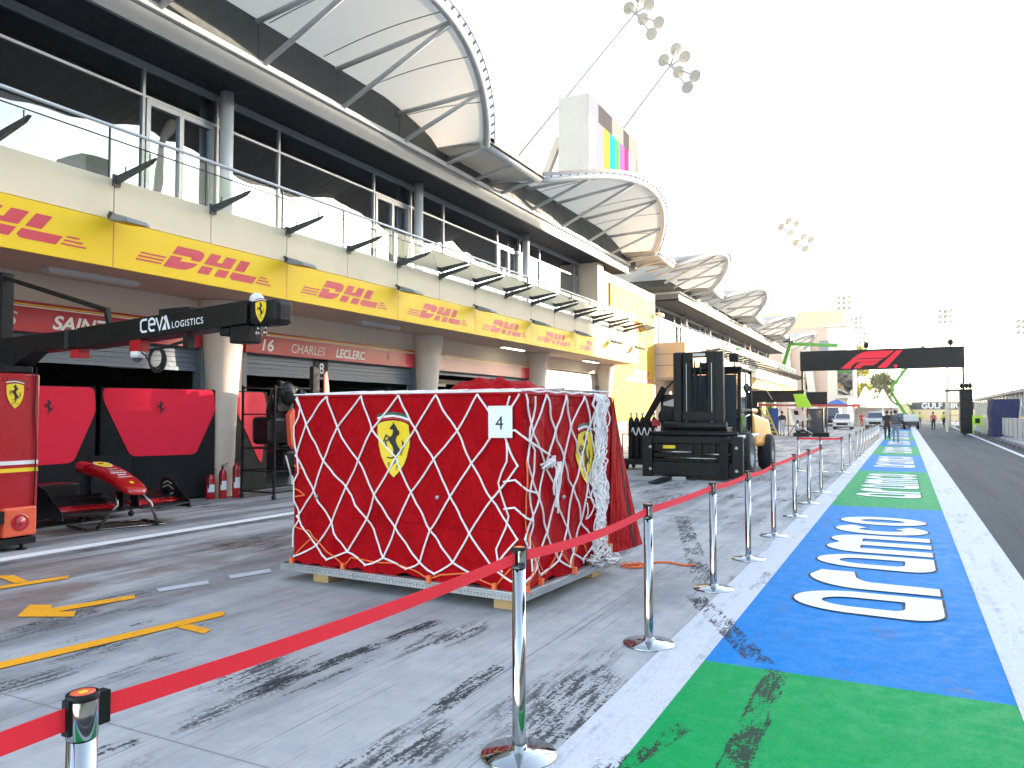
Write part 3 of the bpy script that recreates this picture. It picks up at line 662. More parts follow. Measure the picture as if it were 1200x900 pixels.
FLAB = ['yellow lit floodlight over the banner, nearest the camera', 'floodlight over the banner directly above the crane boom tip', 'floodlight over the banner above the driver sign with number 16', 'floodlight over the banner at the second tapered column from the left', 'floodlight over the banner above the plain pink sign', 'floodlight over the banner above the third tapered column', 'floodlight over the banner above the white shutter', 'last floodlight at the far end of the near banner']
for k in range(8): floodlight(XF+.06, 7.27+3.56*k if k < 7 else 31.6, 4.42, FLAB[k], 'floodlights along the near yellow banner')

# name boards over the garages
def name_board(label, y0, y1, kind, matn='sign_red'):
    t = thing('name_board', label, 'sign', (XW+.03, (y0+y1)/2, 2.82), 0, 'name boards over the garages')
    b = MB().box(XW+.003, XW+.055, y0, y1, 2.82, 3.285); b.build('board', matn, t, bevel=.003)
    st = MB(); st.box(XW+.055, XW+.058, y0, y1, 3.225, 3.245); st.build('stripe', 'yellow_ink', t)
    st = MB(); st.box(XW+.055, XW+.058, y0, y1, 3.198, 3.216); st.build('stripe', 'white_ink', t); return t
t = name_board('red name board reading CARLOS SAINZ behind the crane boom', 4.25, 10.25, 0)
f = face((XW+.056, 0, 2.90), *FX)
text('lettering', 'CARLOS', lambda x, y, d: f(x+5.72, y, d), .30, 'silver_ink', t, shear=.25, xs=.98)
text('lettering', 'SAINZ', lambda x, y, d: f(x+7.38, y, d), .30, 'white_ink', t, shear=.25, bold=.025, xs=1.08)
t = name_board('red name board reading 16 CHARLES LECLERC over the second garage', 11.36, 17.35, 0)
text('number', '16', lambda x, y, d: f(x+11.72, y-.01, d), .34, 'white_ink', t, shear=.2, bold=.015, xs=1.15)
text('lettering', 'CHARLES', lambda x, y, d: f(x+12.62, y, d), .285, 'silver_ink', t, shear=.22, xs=.93)
text('lettering', 'LECLERC', lambda x, y, d: f(x+14.10, y, d), .285, 'white_ink', t, shear=.22, bold=.022, xs=.95)
shield(t, face((XW+.056, 16.15, 3.02), *FX), .30, horse_only=True)
MB().box(XW+.056, XW+.058, 16.72, 17.34, 2.825, 3.195).build('end_panel', 'sign_red_bright', t)
t = name_board('plain pale pink board over the third garage with a red end', 18.55, 24.55, 0, 'sign_pink')
MB().box(XW+.056, XW+.058, 23.9, 24.54, 2.825, 3.195).build('end_panel', 'sign_red_bright', t)
t = thing('number_plate', 'dark red plate with white number 8 on the shutter', 'sign', (-11.99, 13.78, 2.5))
MB().box(-12.018, -11.985, 13.55, 14.02, 2.42, 2.83).build('plate', 'panel_dark', t, bevel=.01)
text('number', '8', face((-11.984, 13.70, 2.50), *FX), .34, 'white_ink', t, bold=.01)

# ---------------------------------------------------------------- sail canopies on the roof
def sail(Y0, Y1, label, nst=4, par='sail canopies along the pit building roof'):
    t = thing('sail_canopy', label, 'canopy', (XB, (Y0+Y1)/2, 8.75), 0, par)
    mid, h = (Y0+Y1)/2, (Y1-Y0)/2
    def edge(u): w = max(0, 1-u*u); return V((-10.2+1.75*w, mid+u*h, 9.0+1.12*w**1.15))
    def inner(u): w = max(0, 1-u*u); return V((-11.80, mid+u*h, 9.12+.70*w**.6))
    US = [-1+2*i/28 for i in range(29)]
    mb = MB(); mb.smooth = True; nv = 8; vs = []
    for u in US:
        a, b = inner(u), edge(u)
        for k in range(-4, nv+1):
            if k < 0: vs.append(a+V((k*.55, 0, -.05*k*k*(a.z-9.05)*1.2)))
            else:
                q = k/nv; vs.append(a.lerp(b, q)+V((0, 0, .10*math.sin(math.pi*q)*(1-u*u)+.03)))
    n = nv+5; mb.add(vs, [(i*n+k, (i+1)*n+k, (i+1)*n+k+1, i*n+k+1) for i in range(28) for k in range(n-1)])
    mem = mb.build('membrane', 'membrane', t, fixn=False)
    for q in [-.72, -.44, -.15, .15, .44, .72]:
        a, b = inner(q), edge(q); MB().tube([a.lerp(b, k/8)+V((0, 0, .10*math.sin(math.pi*k/8)*(1-q*q)+.012)) for k in range(9)], .012, 5).build('seam', 'grey_steel', mem)
    e = [edge(-1+2*i/36) for i in range(37)]
    MB().tube(e, .108, 14).build('edge_tube', 'pale_steel', t)
    g = MB(); rim = []
    for i in range(37):
        u = -1+2*i/36; d = V((.17, u*.12, .13)); rim.append(edge(u)+d)
    nn = len(rim); g.smooth = False
    for i in range(nn-1):
        a, b = rim[i], rim[i+1]; o = V((.03, 0, 0)); g.hexa([a-V((0, 0, .06)), a+o-V((0, 0, .06)), b+o-V((0, 0, .06)), b-V((0, 0, .06))], [a+V((0, 0, .07)), a+o+V((0, 0, .07)), b+o+V((0, 0, .07)), b+V((0, 0, .07))])
    for i in range(1, 36): g.beam(e[i], rim[i]+V((0, 0, .05)), .04, .05)
    g.build('gutter', 'gutter_grey', t)
    for k in range(nst):
        yy = mid+(k-(nst-1)/2)*2.5*h/5.75; u = (yy-mid)/h; q = edge(u)
        MB().tube([(XB+.04, yy, 8.72), q], .058, 10).build('strut', 'pale_steel', t)
        iq = inner(u); MB().tube([iq+V((-.0, .0, -.14)), q], .062, 10).build('strut', 'pale_steel', t)
    return t
def link(Y0, Y1, label):
    t = thing('roof_link', label, 'roof gutter', (XB, (Y0+Y1)/2, 8.75), 0, 'gutter bridges between the sail canopies')
    MB().tube([(-10.2, Y0-.15, 9.0), (-10.2, Y1+.15, 9.0)], .108, 14).build('edge_tube', 'pale_steel', t)
    MB().box(-10.10, -10.02, Y0-.1, Y1+.1, 9.04, 9.20).build('gutter', 'dark_steel', t)
    mb = MB(); mb.hexa([(-14, Y0-.1, 9.16), (-10.3, Y0-.1, 9.10), (-10.3, Y1+.1, 9.10), (-14, Y1+.1, 9.16)], [(-14, Y0-.1, 9.2), (-10.3, Y0-.1, 9.14), (-10.3, Y1+.1, 9.14), (-14, Y1+.1, 9.2)]); mb.build('roof_sheet', 'membrane', t)
    for yy in (Y0+.1, (Y0+Y1)/2, Y1-.1): MB().tube([(XB+.04, yy, 8.72), (-10.2, yy, 9.0)], .055, 10).build('strut', 'pale_steel', t)
    for yy in (Y0+.5, Y1-.5): MB().tube([(-11.76, yy, 9.02), (-10.2, yy+.4*(1 if yy > (Y0+Y1)/2 else -1), 9.0)], .05, 8).build('strut', 'pale_steel', t)
    return t
SP = [(-8.5, 3.2, 'white sail canopy above the camera end of the building'), (7.0, 18.4, 'large white sail canopy nearest the camera with arched tube edge'), (21.9, 34.5, 'white sail canopy directly in front of the roof screen'), (37.6, 46.2, 'warm lit sail canopy over the yellow wall panel'), (49.3, 60.8, 'first sail canopy over the far block'), (65.5, 76.5, 'second sail canopy of the far block, last but one'), (81.5, 94.0, 'farthest sail canopy beside the sand coloured tower')]
for a, b, l in SP: sail(a, b, l)
LL = ['gutter bridge at the camera end of the roof', 'gutter bridge between the nearest sail and the screen sail', 'gutter bridge above the yellow wall panel', 'gutter bridge where the far block begins', 'gutter bridge in the middle of the far block', 'gutter bridge before the farthest sail']
for i in range(6): link(SP[i][1], SP[i+1][0], LL[i])

# ---------------------------------------------------------------- far block
fb = thing('far_pit_block', 'far pit block with cream fascia, dark windows and terrace beyond the yellow panel', 'building', (-14, 64, 0))
mb = MB(); mb.box(-20, -12.6, 44.2, 88, 0, 3.6); mb.build('ground_floor_wall', 'render_wall', fb)
mb = MB()
for k in range(6): mb.box(-12.59, -12.5, 46+7.1*k, 51.6+7.1*k, 0, 2.75)
mb.build('bay_shade_slabs', 'garage_dark', fb)  # dark slabs stand in for the shade inside the open bays
mb = MB(); mb.box(-20, XF, 40.4, 88, 3.55, 5.40); mb.build('terrace_block', 'tan', fb)
mb = MB()
for zz in (4.17, 4.79): mb.box(-12, XF+.0, 40.394, 40.399, zz-.012, zz+.012)
mb.build('joint', 'seam', fb)
mb = MB(); mb.box(XF+.002, XF+.05, 40.41, 88, 4.30, 5.39); mb.build('facade_panels', 'beige', fb)
for k in range(6):
    y = 46.2+7.1*k
    MB().tube([(-12.0, y-.6, 0), (-12.0, y-.6, 3.56)], [.3, .5], 16).build('column', 'render_wall', fb)
glazing(fb, 44.3, 88, [44.3+7.12*k for k in range(7)], zt=7.5, z1=8.2, xw=-13.4, zf=5.40)
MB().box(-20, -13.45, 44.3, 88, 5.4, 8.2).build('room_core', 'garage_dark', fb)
MB().box(-20, -11.63, 44.2, 88.8, 8.205, 8.32).build('dark_soffit', 'ceiling_black', fb)
MB().box(-14, -11.6, 44.1, 89, 8.322, 8.60).build('roof_beam', 'grey_steel', fb)
MB().box(-14, -11.5, 44.05, 89.05, 8.603, 8.72).build('roof_ledge', 'white_paint', fb)
MB().box(-20, -11.78, 42, 95, 8.723, 9.1).build('parapet', 'parapet', fb)
t = thing('glass_canopy', 'grey louvred canopy on short arms along the cream fascia of the far block', 'canopy', (XF, 64, 5.4))
for k in range(26):
    y = 45.+1.7*k
    mb = MB(); mb.beam((XF+.05, y, 5.22), (-9.40, y, 5.36), .07, .10); mb.build('bracket', 'bracket_grey', t)
MB().quad((XF+.1, 44.6, 5.30), (-9.36, 44.6, 5.43), (-9.36, 88.4, 5.43), (XF+.1, 88.4, 5.30)).build('glass_panel', 'green_glass', t)
t = thing('balustrade', 'terrace railing of the far block with white glass panels', 'railing', (XF, 64, 5.4))
for k in range(25):
    y = 40.5+1.9*k; MB().box(XF-.06, XF-.03, y-.02, y+.02, 5.402, 6.28).build('post', 'grey_steel', t)
    MB().quad((XF-.045, y+.06, 5.46), (XF-.045, y+1.84, 5.46), (XF-.045, y+1.84, 6.2), (XF-.045, y+.06, 6.2)).build('glass_panel', 'clear_glass', t)
MB().tube([(XF-.045, 40.45, 6.30), (XF-.045, 88, 6.30)], .03, 8).build('handrail', 'pale_steel', t)
MB().tube([(XF-.045, 40.45, 6.30), (-12.1, 40.45, 6.30)], .03, 8).build('handrail', 'pale_steel', t)
MB().tube([(XF-.045, 40.45, 5.85), (-12.1, 40.45, 5.85)], .02, 8).build('handrail', 'pale_steel', t)
t = thing('fascia_banner', 'pale washed out yellow banner along the far block', 'banner', (XF, 64, 3.55))
MB().box(XF+.001, XF+.06, 40.42, 88, 3.55, 4.28).build('board', 'yellow_plate', t)
for k in range(12): dhl_logo(t, face((XF+.061, 43+3.6*k, 3.75), *FX), .36)
for k in range(11): floodlight(XF+.06, 47.5+3.6*k, 4.30, 'small floodlight in the distant row over the far banner', 'floodlights along the far banner')
# yellow wall panel on the end wall
t = thing('wall_panel', 'tall plain yellow panel on the tan end wall with red lettering', 'banner', (XW, 36.5, 1.2))
MB().box(XW-.015, XW+.05, 33.10, 39.9, 1.25, 7.56).build('board', 'yellow_plate', t)
dhl_logo(t, face((XW+.051, 36.0, 3.15), *FX), .62)
# CCTV camera at the wall corner
t = thing('security_camera', 'white security camera on the corner of the tan end wall', 'camera', (XW, 40.2, 6.9))
mb = MB(); mb.box(XW-.02, XW+.35, 40.1, 40.2, 6.95, 7.0); mb.build('arm', 'white_paint', t); MB().box(XW+.2, XW+.5, 40.0, 40.3, 6.75, 6.95).build('body', 'white_paint', t, bevel=.02)

# ---------------------------------------------------------------- roof screen
t = thing('roof_screen', 'big video screen with vertical colour bars standing on the roof', 'screen', (-13.2, 35.6, 9.1))
MB().box(-14.0, -12.52, 32.1, 39.4, 11.6, 16.15).build('cabinet', 'screen_grey', t, bevel=.03)
mb = MB(); bars = ['bar_white', 'bar_grey', 'bar_yellow', 'bar_cyan', 'bar_green', 'bar_magenta', 'bar_red', 'bar_lilac', 'bar_sand', 'bar_dark']
for k, c in zip(bars, [(.75, .74, .76), (.60, .58, .62), (.85, .85, .10), (.05, .62, .75), (.22, .78, .22), (.75, .25, .72), (.70, .08, .25), (.78, .60, .80), (.72, .60, .48), (.24, .20, .18)]):
    m = bpy.data.materials.new(k); m.use_nodes = True; b = m.node_tree.nodes['Principled BSDF']; b.inputs['Base Color'].default_value = (.02, .02, .02, 1); b.inputs['Specular IOR Level'].default_value = .0; b.inputs['Roughness'].default_value = 1; b.inputs['Emission Color'].default_value = (*c, 1); b.inputs['Emission Strength'].default_value = .20; M[k] = m
cuts = [32.15, 33.0, 34.1, 34.95, 35.7, 36.4, 37.15, 37.8, 38.45, 39.15, 39.35]
for k in range(10): mb.use(k).quad((-12.515, cuts[k], 11.7), (-12.515, cuts[k+1], 11.7), (-12.515, cuts[k+1], 15.2), (-12.515, cuts[k], 15.2))
for k, (a, b) in enumerate([(32.15, 33.4), (33.4, 35.3), (35.3, 37.0), (37.0, 37.9), (37.9, 39.35)]): mb.use([1, 9, 8, 9, 8][k]).quad((-12.515, a, 15.2), (-12.515, b, 15.2), (-12.515, b, 16.1), (-12.515, a, 16.1))
mb.build('display', bars, t, fixn=False)
mb = MB()
for yy in (33, 38.5):
    for xx in (-13.8, -12.8): mb.box(xx-.1, xx+.1, yy-.1, yy+.1, 9.102, 11.598)
mb.build('legs', 'grey_steel', t)
MB().beam((-14.02, 32.4, 14.4), (-16.4, 32.4, 9.1), .30, .30).build('brace', 'tan', t)
MB().box(-12.9, -12.6, 39.42, 39.65, 11.3, 15.9).build('cable_tray', 'dark_steel', t)

# ---------------------------------------------------------------- grandstand across the track (mirrored in the windows, shades the lane)
g = thing('grandstand', 'tall beige grandstand with arched openings and small towers opposite the pits', 'grandstand', (46, 20, 0))
mb = MB(); mb.hexa([(40, -70, 0), (62, -70, 0), (62, 69.5, 0), (40, 69.5, 0)], [(52, -70, 14.2), (62, -70, 14.2), (62, 69.5, 14.2), (52, 69.5, 14.2)]); mb.build('seating_tier', 'seat_bounce', g)
mb = MB(); y = -70
while y < 66: mb.box(40, 40.8, y, y+1.2, 0, 15); y += 6.6
mb.box(40, 40.8, -70, 69.5, 15.0, 19.0); mb.build('arcade', 'stand_wall', g)
mb = MB(); mb.hexa([(38.5, -70, 19), (62, -70, 19), (62, 69.5, 19), (38.5, 69.5, 19)], [(38.5, -70, 20.2), (62, -70, 24), (62, 69.5, 24), (38.5, 69.5, 20.2)]); mb.build('roof', 'stand_roof', g)
MB().box(61, 61.9, -70, 69.4, 14.3, 18.99).build('back_wall', 'stand_wall', g)
MB().box(40, 62, 69.41, 69.55, 0, 24).build('end_wall', 'stand_wall', g)  # added to stop low sun leaking out through the stand's end
for yy in (-40, -12, 16, 44): MB().box(39, 43, yy-1.5, yy+1.5, 20.3, 25).build('tower', 'stand_wall', g)
g = thing('sun_gap_wall', 'added unseen wall whose opening lets a sun patch onto the garage column', 'wall', (40.5, 79, 0))  # added wall: blocks the low sun except for a patch through its opening
mb = MB(); mb.box(40, 41, 69.6, 71.7, 0, 23); mb.box(40, 41, 71.7, 73.7, 0, 15.5); mb.box(40, 41, 71.7, 73.7, 17.3, 23); mb.box(40, 41, 73.7, 87, 0, 23); mb.build('wall', 'stand_wall', g)
mb = MB(); n_ = 72; vs = []
for i in range(n_+1):
    yy = 8+104*i/n_; w = abs(math.sin(math.pi*(yy+6)/26)); vs += [(35-1.0*w, yy, 27.6-2.4*w), (27, yy, 29.4), (27, yy, 30.0), (35-1.0*w, yy, 28.1-2.4*w)]
mb.add(vs, [(i*4+k, (i+1)*4+k, (i+1)*4+(k+1) % 4, i*4+(k+1) % 4) for i in range(n_) for k in range(4)]); mb.add(vs[:4], [(0, 1, 2, 3)]); mb.add(vs[-4:], [(3, 2, 1, 0)])
mb.build('sail_roof', 'ceiling_black', g)  # unseen stand roof, cut to the part that darkens the window reflections
for yy in (21, 47): MB().tube([(38, yy, 0), (36, yy, 20), (33, yy, 28)], [.4, .35, .3], 10).build('roof_post', 'stand_wall', g)
g = thing('shade_stand', 'added unseen lower stand that shades the ground farther along the lane', 'grandstand', (46, 130, 0))  # added so its shadow covers the farther ground but not the fascia
mb = MB(); mb.hexa([(40, 88, 0), (60, 88, 0), (60, 190, 0), (40, 190, 0)], [(48, 88, 14.2), (60, 88, 14.2), (60, 190, 14.2), (48, 190, 14.2)]); mb.build('seating_tier', 'stand_wall', g)
MB().box(47, 60, 88, 190, 14.2, 15.2).build('roof', 'stand_roof', g)

# ---------------------------------------------------------------- tower building at the end of the pits
t = thing('tower_building', 'pink stone tower building, top storey tinted as sunlit, beyond the far pit block', 'building', (-14, 118, 0))
MB().box(-24, -9.0, 110, 135, 0, 13.2).build('wall', 'pink_wall', t)
MB().box(-9.0, -6.6, 109.6, 132, 0, 13.1).build('wall', 'white_wall', t)
MB().box(-23, -7.0, 111, 134, 13.2, 15.5).build('upper_storey', 'sand_wall', t)  # sand tone puts warm low sun into the top storey colour
MB().box(-9.2, -6.4, 109.4, 132, 13.1, 13.35).build('cornice', 'white_wall', t)
for x0 in (-13.6, -10.9): MB().hexa([(x0, 109.2, 0), (x0+.9, 109.2, 0), (x0+.9, 110, 0), (x0, 110, 0)], [(x0-1.3, 109.2, 11.5), (x0-.3, 109.2, 11.5), (x0-.3, 110, 11.5), (x0-1.3, 110, 11.5)]).build('fin', 'white_wall', t)
MB().box(-9.9, -8.9, 109.3, 109.6, 9.8, 11.3).build('vent_box', 'grey_steel', t)
wb = MB().box(-7.9, -5.6, 108.2, 112, 3.6, 8.8).build('bay_window', 'white_wall', t)
w = MB().box(-7.7, -5.9, 108.17, 108.2, 4.0, 8.4).build('pane', 'window_glass', wb)
MB().box(-11.8, -11.0, 109.9, 110, 4, 9.5).build('window', 'window_glass', t); MB().box(-16, -15, 109.9, 110, 2, 6).build('window', 'window_glass', t)
# distant low buildings
t = thing('low_building', 'low pale building at the end of the lane behind the cars', 'building', (-4, 190, 0)); MB().box(-30, 1, 190, 205, 0, 3.6).build('wall', 'sand_wall', t); MB().box(-31, 1.5, 189.5, 205.5, 3.6, 4.0).build('roof', 'white_wall', t)
t = thing('trackside_sign', 'dark bridge board with white lettering reading GULF AIR across the lane end', 'sign', (5, 200, 0))
MB().box(.8, 16, 200, 200.6, 2.6, 4.35).build('board', 'dark_steel', t)
text('lettering', 'GULF AIR', face((3.5, 199.99, 2.85), *FY), 1.75, 'white_ink', t, bold=.03)
MB().box(.8, 16, 200.1, 200.5, 0, 2.6).build('wall', 'sand_wall', t)
for i, (x, y) in enumerate([(-5.1, 125), (-3.1, 140)]):
    t = thing('marquee_tent', ['white pointed marquee tent left of the second one behind the pickup', 'white pointed marquee tent farther back on the right'][i], 'tent', (x, y, 0), 0, 'pointed tents at the lane end')
    MB().add([(x-2.4, y-2.4, 2.6), (x+2.4, y-2.4, 2.6), (x+2.4, y+2.4, 2.6), (x-2.4, y+2.4, 2.6), (x-.12, y-.12, 5.6), (x+.12, y-.12, 5.6), (x+.12, y+.12, 5.6), (x-.12, y+.12, 5.6), (x-1, y-1, 3.7), (x+1, y-1, 3.7), (x+1, y+1, 3.7), (x-1, y+1, 3.7)],
        [(0, 1, 9, 8), (1, 2, 10, 9), (2, 3, 11, 10), (3, 0, 8, 11), (8, 9, 5, 4), (9, 10, 6, 5), (10, 11, 7, 6), (11, 8, 4, 7), (4, 5, 6, 7)]).build('roof', 'tent', t)
    mb = MB()
    for sx in (-1, 1):
        for sy in (-1, 1): mb.box(x+sx*2.35-.05, x+sx*2.35+.05, y+sy*2.35-.05, y+sy*2.35+.05, 0, 2.6)
    mb.build('frame', 'white_paint', t); MB().box(x-2.3, x+2.3, y+2.3, y+2.35, 0, 2.5).build('back_wall', 'tent', t)

# trees: limbs and leaf clumps through the crown volume
def tree(x, y, h, rad, label, leaf, seed, tall=1.0):
    rnd = random.Random(seed); t = thing('tree', label, 'tree', (x, y, 0), 0, 'trees beyond the pits')
    tr = MB(); tr.tube([(x, y, 0), (x+.1, y, h*.3), (x-.1, y+.1, h*.62), (x, y, h*.9)], [.28, .22, .14, .04], 9)
    cl = []
    for k in range(30):
        zz = h*(.22+.74*rnd.random()); a = rnd.random()*6.283; q = max(.25, math.sin(math.pi*min(1, (zz/h-.12)/.95))**.6); r = rad*q*(.35+.65*rnd.random())
        c = V((x+r*math.cos(a), y+r*math.sin(a), zz)); cl.append(c); tr.tube([(x, y, zz-.18*h*.5), c.lerp(V((x, y, zz)), .4)-V((0, 0, .2)), c], [.07, .05, .02], 5, caps=False)
    tr.build('trunk', 'bark', t)
    lf = MB()
    for c in cl:
        R0 = rad*(.30+.25*rnd.random())
        for k in range(150):
            d = V((rnd.gauss(0, 1), rnd.gauss(0, 1), rnd.gauss(0, 1)*tall)); d = d.normalized()*R0*rnd.random()**.4; p = c+d; s_ = .18+.16*rnd.random()
            a = V((rnd.gauss(0, 1), rnd.gauss(0, 1), rnd.gauss(0, 1))).normalized()*s_; b = a.cross(V((rnd.gauss(0, 1), rnd.gauss(0, 1), rnd.gauss(0, 1)))).normalized()*s_*.6
            lf.add([p-a, p+b, p+a, p-b], [(0, 1, 2, 3)])
    lf.build('crown', leaf, t, fixn=False); return t
tree(-7.4, 140, 13.2, 2.3, 'tall yellow green tree beside the tower building', 'leaf_a', 3)
tree(-4.0, 165, 9.0, 2.6, 'darker low tree between the tents and the boom lift', 'leaf_b', 5)
tree(-11.5, 150, 6.5, 2.2, 'small dark tree under the tower bay window', 'leaf_b', 8)

# ---------------------------------------------------------------- overhead gantry across the lane
t = thing('lane_gantry', 'black overhead gantry panel with red logo spanning the lane on thin posts', 'gantry', (-1.7, 65.4, 0))
MB().box(-7.40, 4.02, 65.4, 66.1, 5.02, 6.58).build('panel', 'panel_dark', t, bevel=.02)
for x in (-7.28, 3.92): MB().box(x-.07, x+.07, 65.6, 65.8, 0, 5.018).build('post', 'matte_black', t)
f = face((-4.15, 65.4, 5.11), *FY); k = 1.36
mb = MB(); s_ = lambda q: [((x*1.13+.66*y)*k, y*k) for x, y in q]
mb.art(s_([(0, 0), (.28, 0), (.28, .16), (.30, .26), (.36, .36), (.46, .40), (1.50, .40), (1.36, 1.), (.62, 1.), (.44, .97), (.29, .90), (.18, .78)][:3]+[(.28, .18), (.33, .30), (.43, .36), (1.36, .36), (1.52, .52), (1.30, .53), (.36, .53), (.22, .47), (.12, .36)]), f, .004)
mb.art(s_([(.0, .0), (.14, .38), (.24, .50), (.38, .57), (1.56, .57), (1.74, .96), (.58, .96), (.36, .92), (.20, .80), (.08, .60), (-.16, .0)]), f, .006)
mb.art(s_([(.42, 0), (.74, 0), (.80, .12), (.90, .16), (1.26, .16), (1.42, .34), (.62, .34), (.50, .27)]), f, .005)
mb.art(s_([(1.52, 0), (1.94, 0), (2.12, .96), (1.84, .96)]), f, .005)
mb.art([(3.62+.13*math.cos(a*.5236), .12+.13*math.sin(a*.5236)) for a in range(12)], f, .005)
mb.build('logo', 'belt', t, fixn=False)
for x in (-2.55, 3.15):
    mb = MB(); mb.tube([(x, 65.7, 6.585), (x, 65.7, 6.75)], .04, 8); mb.sphere((x, 65.7, 6.92), .20, 12, (1, 1, 1.25)); mb.build('lamp', 'matte_black', t)
t = thing('speaker_tower', 'tall black equipment stack at the right foot of the lane gantry', 'equipment', (4.0, 64.6, .14))
MB().box(3.62, 4.40, 64.2, 65.3, .142, 3.35).build('cabinet', 'matte_black', t, bevel=.04)
mb = MB()
for zz in (.6, 1.3, 2.0, 2.7): mb.box(3.66, 4.36, 64.185, 64.2, zz, zz+.55)
mb.build('grille', 'rubber', t)
for x in (3.75, 4.05, 4.28): mb = MB(); mb.tube([(x, 64.7, 3.35), (x, 64.7, 3.5)], .03, 8); mb.sphere((x, 64.7, 3.62), .15, 10, (1, 1, 1.4)); mb.build('lamp', 'matte_black', t)

# ---------------------------------------------------------------- floodlight masts
def mast(base, elbow, tip, rows, label, r=.16, s=.50, straight=False, grp='inclined floodlight masts behind the pit building'):
    t = thing('floodlight_mast', label, 'light mast', base, 0, grp); base, elbow, tip = V(base), V(elbow), V(tip)
    MB().tube([base, elbow, tip], [r*1.5, r, r*.7], 10).build('pole', 'mast', t)
    d = V((.55, -.55, -.62)).normalized()
    for (dx, dz) in rows:
        c = tip+V((dx, -.15, dz)); mb = MB(); mb.smooth = True
        q = V((0, 0, 1)).rotation_difference(-d).to_matrix(); prof = [(.0, .35), (.18, .34), (.42, .16), (.52, 0)]; vs = []
        for (rr, hh) in prof:
            for k in range(12): a = 6.2832*k/12; vs.append(c+q @ V((rr*s*math.cos(a)/.5, rr*s*math.sin(a)/.5, hh*s/.5)))
        mb.add(vs, [(i*12+k, i*12+(k+1) % 12, (i+1)*12+(k+1) % 12, (i+1)*12+k) for i in range(3) for k in range(12)])
        l = mb.build('lamp', 'lamp_pale', t); g_ = MB(); g_.add(vs[-12:], [tuple(range(12))]); g_.build('lens', 'lamp_glass', l, fixn=False)
    fr = MB()
    for (dx, dz) in rows: fr.tube([tip, tip+V((dx, -.15, dz))], r*.5, 6)
    fr.build('frame', 'mast', t); return t
six = [(-.5, .5), (.5, 1.2), (1.2, .4), (.7, -.7), (2.0, -1.3), (1.4, -2.1)]
mast((-36, 61, 0), (-33, 60, 21.5), (-19.2, 60, 34.6), six, 'inclined floodlight mast at the top edge above the large sail')
mast((-27, 60, 0), (-24, 60, 21.0), (-16.3, 60, 29.6), six, 'inclined floodlight mast right above the roof screen')
mast((-24, 140, 0), (-22.5, 140, 25), (-18.0, 140, 33.6), [(-.6, .6), (.7, 1.5), (.9, -.6), (1.8, .8)], 'left of the two faint inclined masts over the far sails', .18, .7)
mast((-21.5, 140, 0), (-20.0, 140, 22), (-15.6, 140, 30.6), [(-.6, .6), (.7, 1.5), (.9, -.6), (1.8, .8)], 'right and lower of the two faint inclined masts over the far sails', .18, .7)
grid = [(dx, dz) for dz in (0, -1.6, -3.2) for dx in (-1.6, -.2, 1.2)]
for i, (x, y, h, l) in enumerate([(-15.4, 250, 36.5, 'tallest and nearest upright floodlight mast behind the tower building'), (-13.9, 285, 34.0, 'middle upright floodlight mast behind the tower building'), (-13.0, 325, 32.5, 'smallest upright floodlight mast behind the tower building'),
        (11.5, 260, 32, 'faint floodlight mast above the right end of the lane gantry'), (29.8, 250, 27, 'floodlight mast at the right edge of the view')]):
    mast((x, y, 0), (x, y, h*.6), (x, y, h), grid, l, .22, .75, grp='upright floodlight masts in the distance')

# ---------------------------------------------------------------- right side: barriers, hospitality wall, tarp, sign frame, scaffold
t = thing('pit_wall_building', 'long glazed pit wall stand with grey flat roof behind the barriers', 'building', (9, 78, .14))
MB().box(7.0, 11, 54, 103, 3.05, 3.28).build('roof', 'grey_steel', t)
mb = MB()
for k in range(21): mb.box(7.15, 7.27, 54.3+2.4*k, 54.42+2.4*k, .142, 3.05)
mb.build('posts', 'white_paint', t)
MB().box(7.3, 7.33, 54.2, 102.8, .145, 2.98).build('glazing', 'cab_glass', t); MB().box(7.4, 10.8, 54.2, 102.8, .145, .9).build('counter', 'sand_wall', t)
MB().box(7.14, 7.28, 54.2, 102.8, 1.25, 1.40).build('rail', 'sand_wall', t)
t = thing('covered_stand', 'pit wall stand covered with a navy blue tarpaulin', 'covered stand', (5.4, 56, .14))
mb = MB(); mb.smooth = False; rnd = random.Random(4)
N = 12
def tarp(px, py, z): return V((px+.05*math.sin(py*5+z*4), py+.05*math.sin(px*6+z*3), z))
for (a, b) in (((4.75, 55), (6.15, 55)), ((6.15, 55), (6.15, 57.5)), ((6.15, 57.5), (4.75, 57.5)), ((4.75, 57.5), (4.75, 55))):
    vs = []
    for i in range(N+1):
        for k in range(9):
            f_ = i/N; z = .15+2.32*k/8; fl = 1+.05*(1-k/8)*math.sin(f_*25); vs.append(tarp(5.45+(a[0]+(b[0]-a[0])*f_-5.45)*fl, 56.2+(a[1]+(b[1]-a[1])*f_-56.2)*fl, z))
    mb.smooth = True; mb.add(vs, [(i*9+k, (i+1)*9+k, (i+1)*9+k+1, i*9+k+1) for i in range(N) for k in range(8)])
mb.smooth = False; mb.quad((4.72, 54.98, 2.47), (6.18, 54.98, 2.47), (6.18, 57.52, 2.52), (4.72, 57.52, 2.52)); mb.build('tarpaulin', 'navy', t, fixn=False)
